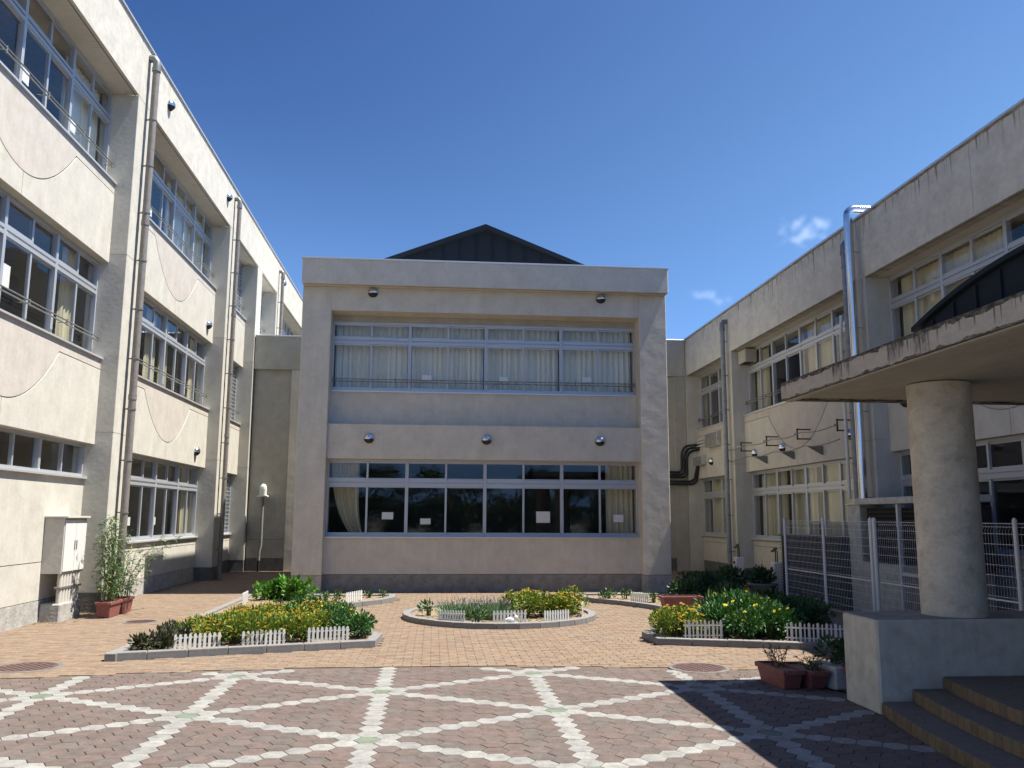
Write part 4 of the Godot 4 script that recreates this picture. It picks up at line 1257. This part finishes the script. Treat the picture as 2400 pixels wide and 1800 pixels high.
func picket_fence(a: Vector2, b: Vector2, y: float, h: float, n_: int, label: String, alt := false) -> void:
	var d := b - a
	var t := thing("picket_fence", label, "picket fence", Vector3(a.x, y, a.y), -atan2(d.y, d.x), "small white picket fences in the flower beds")
	var l := d.length()
	for k in n_:
		var x := l * (k + 0.5) / n_
		var w := l / n_ * (0.29 if not alt or k % 2 else 0.17)
		var hh := h * (1.0 if not alt or k % 2 else 0.94)
		var s := Shape.new()
		s.plate(PackedVector2Array([Vector2(-w, -0.03), Vector2(w, -0.03), Vector2(w, hh - w * 1.1), Vector2(w * 0.6, hh - w * 0.2), Vector2(0, hh), Vector2(-w * 0.6, hh - w * 0.2), Vector2(-w, hh - w * 1.1)]), 0.0, 0.008)
		obj("picket", s, M.white_plastic, t, Vector3(x, 0, 0.004 + rng.randf_range(0, 0.001)))
	for yy in [0.22, 0.72]:
		obj("rail", bx(Vector3(0, h * yy - 0.006, -0.006), Vector3(l, h * yy + 0.008, 0.003), 0.002), M.white_plastic, t)

func kerb(t: Node3D, a: Vector2, b: Vector2, inward: Vector2, piece: float) -> void:
	var l := (b - a).length()
	var m := maxi(1, int(round(l / piece)))
	var d := (b - a) / l
	var nrm := Vector2(-d.y, d.x)
	if nrm.dot(inward) < 0.0: nrm = -nrm
	for k in m:
		var key := "kerb%.2f" % (l / m)
		if not cache.has(key):
			cache[key] = bx(Vector3(-l / m * 0.5 + 0.002, -0.02, -0.06), Vector3(l / m * 0.5 - 0.002, 0.08, 0.06), 0.006).mesh()
		var p := a + d * l * (k + 0.5) / m + nrm * 0.06
		var o := obj("kerb_stone", cache[key], M.granite, t, Vector3(p.x, rng.randf_range(-0.002, 0.002), p.y))
		o.rotation.y = -atan2(d.y, d.x) + rng.randf_range(-0.004, 0.004)

func soil(t: Node3D, poly: PackedVector2Array) -> void:
	var inner := Geometry2D.offset_polygon(poly, -0.1)
	var s := Shape.new()
	s.flat(inner[0], 0.05)
	obj("soil", s, M.soil, t)
	# clods and grit
	var r := RandomNumberGenerator.new()
	r.seed = 90
	var g := Shape.new()
	var n_ := 0
	while n_ < 900:
		var p := Vector2(r.randf_range(-4, 6), r.randf_range(-17, -9.5))
		if not Geometry2D.is_point_in_polygon(p, inner[0]): 
			n_ += 1 if r.randf() < 0.3 else 0
			continue
		n_ += 1
		var z := r.randf_range(0.008, 0.028)
		g.hull([Vector2(p.x - z, p.y - z * 0.7), Vector2(p.x + z, p.y - z), Vector2(p.x + z * 0.8, p.y + z), Vector2(p.x - z * 0.7, p.y + z * 0.8)], 0.04, 0.05 + z * 0.7, z * 0.3, 1.1)
	obj("clods", g, M.soil, t).set_meta("kind", "stuff")

func flower_beds() -> void:
	for k in 2:
		var poly: PackedVector2Array = [left_bed, right_bed][k]
		var t := thing("flower_bed", ["large granite-kerbed flower bed on the left of the courtyard", "large granite-kerbed flower bed on the right, half in shade"][k], "flower bed", Vector3.ZERO)
		soil(t, poly)
		var m := poly.size()
		for i in m:
			var a := poly[i]
			var b := poly[(i + 1) % m]
			var mid := (a + b) * 0.5
			var d := (b - a).normalized()
			var nn := Vector2(-d.y, d.x)
			if not Geometry2D.is_point_in_polygon(mid + nn * 0.03, poly): nn = -nn
			kerb(t, a, b, nn, 0.42)
	var c := thing("flower_bed", "round granite-kerbed flower bed in the middle of the courtyard", "flower bed", Vector3.ZERO)
	var ring := PackedVector2Array()
	for k in 30: ring.append(RING + Vector2(cos(TAU * k / 30.0), sin(TAU * k / 30.0)) * 1.51)
	soil(c, ring)
	for k in 30: kerb(c, ring[k], ring[(k + 1) % 30], RING - ring[k], 0.42)
	# fences
	picket_fence(Vector2(-2.92, -10.35), Vector2(-2.43, -10.56), 0.05, 0.16, 10, "white picket fence at the left end of the left bed, before the marigolds")
	picket_fence(Vector2(-2.2, -10.52), Vector2(-1.72, -10.71), 0.05, 0.17, 10, "white picket fence at the middle of the front of the left bed")
	picket_fence(Vector2(-1.48, -10.74), Vector2(-0.99, -10.88), 0.05, 0.18, 10, "white picket fence at the right end of the left bed")
	picket_fence(Vector2(-1.5, -15.5), Vector2(-1.26, -16.06), 0.05, 0.18, 9, "white picket fence at the back of the left bed, near the end block")
	picket_fence(Vector2(-3.2, -15.2), Vector2(-3.22, -15.75), 0.05, 0.2, 9, "white picket fence seen end-on beside the bright green shrub")
	picket_fence(Vector2(0.1, -12.74), Vector2(0.48, -12.6), 0.05, 0.17, 10, "white picket fence on the left of the round bed")
	picket_fence(Vector2(0.86, -12.5), Vector2(1.36, -12.56), 0.05, 0.18, 10, "white picket fence at the front of the round bed behind the white ornament")
	picket_fence(Vector2(1.6, -12.55), Vector2(2.0, -12.72), 0.05, 0.17, 10, "white picket fence on the right of the round bed")
	picket_fence(Vector2(2.26, -13.2), Vector2(2.36, -13.65), 0.05, 0.2, 8, "white picket fence seen end-on at the right edge of the round bed")
	picket_fence(Vector2(3.57, -15.57), Vector2(3.8, -15.14), 0.05, 0.18, 9, "white picket fence at the back of the right bed, near the red planter")
	picket_fence(Vector2(3.12, -10.74), Vector2(3.62, -10.72), 0.05, 0.24, 10, "white picket fence at the left end of the right bed", true)
	picket_fence(Vector2(4.32, -10.48), Vector2(5.0, -10.26), 0.05, 0.24, 14, "white picket fence at the right of the right bed, beside the porch plinth", true)
	# planting: left bed
	var mg := "marigolds massed in the left bed"
	for row in 6:
		for k in 8:
			var x := -3.02 + k * 0.215 + rng.randf_range(-0.05, 0.05) + (0.1 if row % 2 else 0.0)
			if row >= 3 and x < -2.75 + row * 0.04: continue
			if row < 2 and x < -2.72 and k < 2: continue
			var z := -9.85 - 0.3014 * (x + 3.48) - 0.52 - row * 0.3 + rng.randf_range(-0.05, 0.05)
			plant("marigold_plant", "marigold", Vector3(x, 0.045, z), rng.randf_range(0.82, 1.08), "orange flowering marigold plant among those massed in the left bed", mg, "orange")
	for p in [[-3.2, -10.3], [-3.02, -10.45], [-3.12, -10.75], [-2.95, -10.95], [-3.15, -11.15]]:
		plant("coleus_plant", "purple", Vector3(p[0], 0.045, p[1]), 0.75, "low dark leafy plant at the left tip of the left bed", "dark leafy plants at the tip of the left bed")
	var i := 0
	for p in [[-1.75, -11.9], [-1.5, -11.5], [-1.45, -12.1], [-1.2, -11.65], [-1.15, -11.2], [-1.7, -12.5], [-1.35, -12.55], [-1.95, -12.75]]:
		plant("zinnia_plant", "green", Vector3(p[0], 0.045, p[1]), rng.randf_range(0.85, 1.05), "dark green bush with a few yellow flowers in the left bed", "green bushes with yellow flowers in the left bed", "yellow")
	plant("zinnia_plant", "green", Vector3(-0.88, 0.045, -11.25), 0.95, "round dark green bush at the right tip of the left bed", "", "yellow")
	for p in [[-2.35, -13.1], [-2.1, -13.3], [-1.85, -13.4], [-2.6, -13.3]]:
		blades("lavender_plant", Vector3(p[0], 0.045, p[1]), 120, 0.12, 0.2, Color(0.16, 0.2, 0.13), "grey-green lavender clump in the middle of the left bed", "lavender clumps in the left bed", true)
	for p in [[-3.0, -16.2, 0.75], [-2.62, -16.3, 1.05], [-2.35, -16.0, 0.85]]:
		plant("leafy_shrub", "shrub", Vector3(p[0], 0.045, p[1]), p[2], "bright green broad-leaved shrub at the foot of the end block", "bright green shrubs at the back of the left bed")
	for p in [[-1.95, -16.4], [-1.7, -16.2], [-1.85, -15.7], [-1.15, -16.5], [-0.9, -16.6], [-2.0, -15.2], [-1.6, -14.9], [-2.5, -14.6]]:
		plant("seedling", "seedling", Vector3(p[0], 0.045, p[1]), rng.randf_range(0.8, 1.4), "small seedling in the bare soil of the left bed", "seedlings in the left bed")
	tag(obj("soil_board", bx(Vector3(-3.05, 0.05, -14.35), Vector3(-2.5, 0.075, -14.1), 0.004), M.wood), "short brown board lying on the soil of the left bed", "board")
	# round bed
	for p in [[0.3, -13.0], [0.5, -13.2], [0.72, -13.0], [0.92, -13.2], [0.62, -13.45], [0.35, -13.4], [0.98, -12.95], [1.05, -13.4], [0.8, -13.55]]:
		blades("lavender_plant", Vector3(p[0], 0.045, p[1]), 170, 0.13, 0.24, Color(0.17, 0.28, 0.15), "blue-green lavender clump in the round bed", "lavender clumps in the round bed", true)
	for p in [[-0.05, -13.5], [0.66, -12.62]]:
		plant("seedling", "seedling", Vector3(p[0], 0.045, p[1]), 1.6, ["small lone plant at the left edge of the round bed", "leafy sprig between the fences of the round bed"][i], "")
		i += 1
	for p in [[1.3, -13.5], [1.5, -13.65], [1.42, -13.2], [1.7, -13.4], [1.9, -13.55], [2.1, -13.5], [1.85, -13.2], [2.2, -13.75], [1.6, -13.95], [2.05, -13.25]]:
		plant("marigold_plant", "marigold", Vector3(p[0], 0.045, p[1]), 1.12, "golden flowering plant massed on the right of the round bed", "golden plants in the round bed", "gold")
	# white animal ornament
	var t := thing("garden_ornament", "small white rabbit-like ornament on the kerb of the round bed", "ornament", Vector3(1.14, 0.06, -12.42))
	var s := Shape.new()
	for e in [[Vector3(-0.02, 0.045, 0), Vector3(0.07, 0.045, 0.04)], [Vector3(0.045, 0.085, 0), Vector3(0.032, 0.034, 0.03)], [Vector3(-0.085, 0.05, 0), Vector3(0.02, 0.02, 0.02)]]:
		for a in 8:
			for b2 in 12:
				var f := func(p: int, q: int) -> Vector3:
					var th := PI * p / 8.0 - PI / 2
					var ph := TAU * q / 12.0
					return e[0] + Vector3(cos(th) * cos(ph), sin(th), cos(th) * sin(ph)) * e[1]
				s.quad(f.call(a, b2 + 1), f.call(a, b2), f.call(a + 1, b2), f.call(a + 1, b2 + 1))
	for d in [-0.012, 0.012]:
		s.tube([Vector3(0.04, 0.1, d), Vector3(0.03, 0.13, d * 1.4), Vector3(0.015, 0.155, d * 1.6)], 0.011, 6, true, 0.004)
	obj("body", s, M.white_plastic, t)
	obj("base", bx(Vector3(-0.1, -0.012, -0.05), Vector3(0.09, 0.012, 0.05), 0.004), M.white_plastic, t)
	# right bed
	for p in [[3.02, -11.0], [3.22, -11.15], [3.05, -11.3], [3.3, -11.45], [3.5, -11.3], [3.6, -11.5], [3.3, -10.95]]:
		plant("marigold_plant", "marigold", Vector3(p[0], 0.045, p[1]), 1.08, "yellow flowering plant at the left of the right bed", "yellow plants in the right bed", "gold")
	for p in [[3.75, -11.0, 1.3], [4.0, -11.15, 1.5], [4.3, -11.0, 1.35], [4.15, -11.45, 1.5], [3.9, -11.45, 1.45], [4.45, -11.3, 1.25], [3.95, -10.82, 1.1], [4.25, -10.78, 1.1], [4.55, -10.9, 1.05]]:
		plant("zinnia_plant", "green", Vector3(p[0], 0.045, p[1]), p[2], "lush green bush with bright yellow flowers in the right bed", "lush green bushes in the right bed", "yellow")
	for p in [[4.75, -11.6], [5.0, -11.2], [5.2, -11.8], [4.9, -12.4], [5.3, -12.6], [4.7, -15.8], [5.1, -16.2], [5.4, -15.6], [5.0, -14.4], [5.4, -16.6], [5.3, -13.6]]:
		plant("shade_plant", "dark", Vector3(p[0], 0.045, p[1]), 1.1, "dark leafy plant in the shade of the right wing", "dark plants in the shaded part of the right bed")
	for p in [[5.9, -18.2], [6.4, -18.4], [5.5, -18.1], [6.9, -18.2], [6.0, -17.4], [6.7, -17.3]]:
		plant("shade_plant", "dark", Vector3(p[0], 0.0, p[1]), 1.2, "dark shrub on the ground below the far drain pipe", "dark shrubs below the far drain pipe")
	for p in [[3.95, -15.4], [4.1, -15.1], [3.6, -16.1], [3.3, -16.2], [3.15, -15.9]]:
		plant("seedling", "seedling", Vector3(p[0], 0.045, p[1]), 1.4, "small seedling in the bare soil behind the red planter", "seedlings in the right bed")

func trough(called: String, label: String, at: Vector3, turn: float, l: float, w: float, h: float) -> void:
	var t := thing(called, label, "planter", at, turn, "terracotta-coloured planters")
	var s := Shape.new()
	var q := func(f: float) -> Array: return [Vector2(-l * 0.5 * f, -w * 0.5 * f), Vector2(l * 0.5 * f, -w * 0.5 * f), Vector2(l * 0.5 * f, w * 0.5 * f), Vector2(-l * 0.5 * f, w * 0.5 * f)]
	s.hull(q.call(0.95), 0.0, h - 0.03, 0.008, 0.84)
	obj("body", s, M.terracotta, t)
	s = Shape.new()
	for sd in [-1.0, 1.0]:
		s.bbox(Vector3(-l * 0.5, h - 0.04, sd * w * 0.5 - 0.012), Vector3(l * 0.5, h, sd * w * 0.5 + 0.012), 0.005)
		s.bbox(Vector3(sd * l * 0.5 - 0.012, h - 0.04, -w * 0.5 + 0.012), Vector3(sd * l * 0.5 + 0.012, h, w * 0.5 - 0.012), 0.005)
	obj("rim", s, M.terracotta, t)
	obj("earth", bx(Vector3(-l * 0.46, h - 0.031, -w * 0.44), Vector3(l * 0.46, h - 0.022, w * 0.44)), M.soil, t)

func tall_plant(label: String, at: Vector3, hi: float, n_: int, spread: float) -> void:
	var t := thing("bamboo_plant", label, "plant", at, 0.0, "tall feathery plants against the left wing")
	var s := Shape.new()
	s.colored = true
	var f := Shape.new()
	f.colored = true
	var r := RandomNumberGenerator.new()
	r.seed = int(hi * 100)
	for k in n_:
		var p := Vector3(r.randf_range(-0.07, 0.07), 0, r.randf_range(-0.2, 0.2))
		var h := hi * r.randf_range(0.6, 1.0)
		var lean := Vector3(r.randfn() * spread, 0, r.randfn() * spread)
		var pts := []
		for i in 8:
			var u := i / 7.0
			pts.append(p + Vector3(0, h * u, 0) + lean * u * u * h)
		s.col = hue(r, Color(0.11, 0.13, 0.04), 0.2)
		s.tube(pts, 0.008, 5, false, 0.003)
		for i in int(66 * h):
			var u := r.randf_range(0.12, 1.0)
			var c := p + Vector3(0, h * u, 0) + lean * u * u * h
			var a := r.randf() * TAU
			var dir := Vector3(cos(a), r.randf_range(-0.5, 0.5), sin(a)).normalized()
			var c2 := c + dir * r.randf_range(0.0, 0.14)
			for j in 2:
				var d2 := (dir + Vector3(r.randfn(), r.randfn() - 0.5, r.randfn()) * 0.5).normalized()
				f.col = hue(r, Color(0.07, 0.14, 0.045) if r.randf() < 0.85 else Color(0.24, 0.24, 0.08), 0.35)
				f.leaf(c2, d2, d2.cross(Vector3.UP + Vector3(r.randfn(), 0, r.randfn()) * 0.4).normalized(), r.randf_range(0.06, 0.12), 0.017, 0.05)
	obj("stems", s, M.leaves, t)
	obj("foliage", f, M.leaves, t)

func dry_plant(label: String, at: Vector3, hi: float, col: Color) -> void:
	var t := thing("dry_plant", label, "plant", at)
	var s := Shape.new()
	s.colored = true
	var r := RandomNumberGenerator.new()
	r.seed = int(at.x * 500)
	for k in 16:
		var dir := Vector3(r.randfn() * 0.45, 1.0, r.randfn() * 0.45).normalized()
		var p := Vector3(r.randf_range(-0.05, 0.05), 0, r.randf_range(-0.08, 0.08))
		var h := hi * r.randf_range(0.5, 1.0)
		s.col = hue(r, col, 0.25)
		s.tube([p, p + dir * h * 0.5, p + dir * h + Vector3(0, 0.01, 0)], 0.004, 4, false, 0.002)
		for i in 9:
			var c := p + dir * h * r.randf_range(0.35, 1.0)
			var d2 := Vector3(r.randfn(), r.randf_range(-0.2, 1.0), r.randfn()).normalized()
			s.leaf(c, d2, d2.cross(Vector3.UP).normalized(), r.randf_range(0.025, 0.05), 0.014, 0.1)
	obj("stems", s, M.leaves, t)

func planters() -> void:
	trough("planter", "brick-red trough planter against the left wing, nearer the camera", Vector3(-4.96, 0, -14.07), PI / 2, 0.52, 0.22, 0.24)
	trough("planter", "brick-red trough planter against the left wing, the farther one", Vector3(-4.96, 0, -14.61), PI / 2, 0.5, 0.22, 0.24)
	tall_plant("tallest feathery bamboo-like plant in the nearer red trough", Vector3(-4.98, 0.21, -14.13), 1.42, 12, 0.07)
	tall_plant("looser bamboo-like plant arching out of the farther red trough", Vector3(-4.96, 0.21, -14.6), 1.05, 8, 0.28)
	trough("planter", "large empty brick-red planter beside the right bed", Vector3(4.05, 0, -14.05), 0.0, 0.66, 0.3, 0.285)
	trough("planter", "brown trough planter with a dry plant by the porch", Vector3(3.28, 0, -8.13), PI / 2 + 0.12, 0.55, 0.2, 0.175)
	trough("planter", "brown trough planter close to the porch plinth, beside the dry plant", Vector3(3.52, 0, -8.12), PI / 2 + 0.12, 0.55, 0.19, 0.165)
	dry_plant("dry brown twiggy plant in the trough by the porch", Vector3(3.29, 0.15, -8.2), 0.26, Color(0.13, 0.085, 0.05))
	dry_plant("thin green sprig in the trough close to the porch plinth", Vector3(3.56, 0.14, -8.0), 0.2, Color(0.06, 0.09, 0.04))
	var t := thing("foam_box", "white foam box planter tucked behind the porch plinth", "planter", Vector3(3.72, 0, -8.05), 0.2)
	obj("box", bx(Vector3(-0.07, 0.0, -0.2), Vector3(0.1, 0.2, 0.2), 0.012), M.panel, t)
	t = thing("flower_pot", "round red flower pot tucked behind the porch plinth", "planter", Vector3(3.9, 0, -7.85))
	var s := Shape.new()
	s.lathe([Vector2(0.08, 0.0), Vector2(0.115, 0.17), Vector2(0.13, 0.17), Vector2(0.13, 0.21), Vector2(0.11, 0.21), Vector2(0.1, 0.18), Vector2(0.001, 0.18)], 24)
	obj("pot", s, M.terracotta, t)
	plant("shade_plant", "dark", Vector3(3.8, 0.19, -8.05), 0.7, "dark leafy plant in the foam box behind the porch plinth", "")

func trees() -> void:
	# a row of trees behind the camera, which the ground-floor windows mirror
	for k in 9:
		var x: float = -10.0 + 2.7 * k
		var z: float = 19.0 + 2.4 * (k % 2)
		var t := thing("tree", "leafy tree behind the viewpoint, %s of the row" % ["first", "second", "third", "fourth", "fifth", "sixth", "seventh", "eighth", "ninth"][k], "tree", Vector3(x, 0, z), k * 1.3, "trees behind the viewpoint")
		t.scale = Vector3.ONE * [1.0, 0.85, 1.1, 0.9, 1.05, 0.95, 1.08, 0.88, 1.0][k]
		if not cache.has("treetrunk"):
			var s := Shape.new()
			s.tube([Vector3(0, -0.05, 0), Vector3(0.03, 1.0, 0), Vector3(-0.02, 2.2, 0.05)], 0.16, 9, false, 0.09)
			var r := RandomNumberGenerator.new()
			r.seed = 8
			var f := Shape.new()
			f.colored = true
			for j in 12:
				var a := j * 2.4
				var e := Vector3(cos(a) * r.randf_range(0.7, 1.5), r.randf_range(0.6, 3.9), sin(a) * r.randf_range(0.7, 1.5))
				s.tube([Vector3(0, 1.3 + 0.07 * j, 0), e * 0.5 + Vector3(0, 0.7, 0), e], 0.05, 5, false, 0.015)
				for i in 420:
					var dir := Vector3(r.randfn(), r.randfn() * 0.8, r.randfn())
					var p := e + dir * 0.42
					var d2 := Vector3(r.randfn(), r.randfn(), r.randfn()).normalized()
					f.col = hue(r, Color(0.05, 0.09, 0.025), 0.35)
					f.leaf(p, d2, d2.cross(Vector3(r.randfn(), r.randfn(), r.randfn())).normalized(), 0.2, 0.12, 0.1)
			cache["treetrunk"] = s.mesh(); cache["treecrown"] = f.mesh()
		obj("trunk", cache["treetrunk"], M.bark, t)
		obj("crown", cache["treecrown"], M.leaves, t)

func clear_sky(sun: Vector3) -> ImageTexture:
	# clear air: pale at the horizon, deep blue above, brighter towards the sun, with two small fair-weather puffs low over the right wing
	var w := 2048
	var h := 1024
	var im := Image.create(w, h, false, Image.FORMAT_RGBF)
	var top := Color(0.005, 0.0225, 0.1)
	var low := Color(0.195, 0.4, 0.78)
	for y in h / 2 + 2:
		var el := (0.5 - (y + 0.5) / h) * PI
		var k := pow(clampf(1.0 - sin(el), 0.0, 1.0), 3.6)
		var base := Color(lerpf(top.r, low.r, k), lerpf(top.g, low.g, k), lerpf(top.b, low.b, k))
		for x in range(0, w, 4):
			var az := (x + 2.0) / w * TAU
			var d := Vector3(sin(az) * cos(el), sin(el), -cos(az) * cos(el))
			var g := pow(clampf((d.dot(sun) - 0.25) / 0.75, 0.0, 1.0), 1.6)
			im.fill_rect(Rect2i(x, y, 4, 1), Color(base.r * (1.0 + 3.3 * g) + 0.045 * g, base.g * (1.0 + 3.0 * g) + 0.05 * g, base.b * (1.0 + 2.1 * g) + 0.05 * g))
	im.fill_rect(Rect2i(0, h / 2 + 2, w, h / 2 - 2), Color(0.16, 0.15, 0.13))
	var f := FastNoiseLite.new()
	f.seed = 4; f.frequency = 0.05; f.fractal_octaves = 5
	for cdir in [[Vector3(0.426, 0.33, -0.926), 0.03, 0.014, 0.13], [Vector3(0.31, 0.258, -0.947), 0.014, 0.007, 0.08], [Vector3(0.33, 0.25, -0.947), 0.012, 0.006, 0.08]]:
		var d: Vector3 = cdir[0].normalized()
		var u := atan2(d.x, -d.z) / TAU * w
		var v := (0.5 - asin(d.y) / PI) * h
		for y in range(-24, 25):
			for x in range(-30, 31):
				var px := int(u) + x
				var py := int(v) + y
				var e := Vector2(x / (cdir[1] / TAU * w), y / (cdir[2] / PI * h)).length()
				var a: float = clampf((1.0 - e) * 1.0 + f.get_noise_2d(px * 3.1, py * 4.0) * 1.5, 0.0, 1.0) * cdir[3] * clampf(1.7 - e, 0.0, 1.0)
				if a > 0.003: im.set_pixel(px, py, im.get_pixel(px, py) + Color(a, a, a, 0))
	return ImageTexture.create_from_image(im)

func tell_apart() -> void:
	# things of one kind get their rank from the left of the picture; only the massed marigolds share a label
	var cam: Camera3D = get_node("camera")
	var same := {}
	for o in get_children():
		if o.has_meta("label"):
			var l: String = o.get_meta("label")
			if not same.has(l): same[l] = []
			same[l].append(o)
	var words := ["leftmost", "second from left", "third from left", "fourth from left", "fifth from left", "sixth from left", "seventh from left", "eighth from left", "ninth from left", "tenth from left", "eleventh from left", "twelfth from left"]
	for l in same:
		var a: Array = same[l]
		if a.size() < 2 or a.size() > 12: continue
		var at := func(o: Node3D) -> float:
			var q := cam.transform.affine_inverse() * o.position
			return q.x / -q.z
		a.sort_custom(func(x, y): return at.call(x) < at.call(y))
		for i in a.size(): a[i].set_meta("label", l + ", " + (words[i] if i < a.size() - 1 else "rightmost"))

func _ready() -> void:
	rng.seed = 2024
	var cam := Camera3D.new()
	cam.name = "camera"
	cam.fov = 48.346
	cam.near = 0.05; cam.far = 600.0
	cam.basis = Basis(Vector3.UP, -0.089884) * Basis(Vector3.RIGHT, 0.1540257) * Basis(Vector3.BACK, 0.0047922)
	cam.position = Vector3(0, 1.55, 0)
	add_child(cam)
	cam.current = true
	var env := Environment.new()
	var sky := Sky.new()
	var to_sun := Vector3(1.0, 2.19, 0.055).normalized()
	var sm := PanoramaSkyMaterial.new()
	sm.panorama = clear_sky(to_sun)
	sky.sky_material = sm
	env.background_mode = Environment.BG_SKY
	env.sky = sky
	env.tonemap_mode = Environment.TONE_MAPPER_LINEAR
	env.tonemap_exposure = 2.4
	env.sdfgi_enabled = true; env.ssao_enabled = true; env.ssil_enabled = true
	var we := WorldEnvironment.new()
	we.name = "environment"
	we.environment = env
	add_child(we)
	var sun := DirectionalLight3D.new()
	sun.name = "sun"
	sun.light_energy = 1.6
	sun.light_color = Color(1.0, 0.978, 0.935)
	sun.light_angular_distance = 0.53
	sun.shadow_enabled = true
	add_child(sun)
	sun.look_at_from_position(to_sun * 60.0, Vector3.ZERO, Vector3.UP)
	materials()
	print("materials ", Time.get_ticks_msec())
	beds_outline()
	ground()
	print("ground ", Time.get_ticks_msec())
	left_wing()
	central_block()
	links()
	right_wing()
	porch()
	print("buildings ", Time.get_ticks_msec())
	mesh_fence()
	outbuildings()
	flower_beds()
	planters()
	leaf_litter()
	trees()
	tell_apart()
	print("done ", Time.get_ticks_msec())
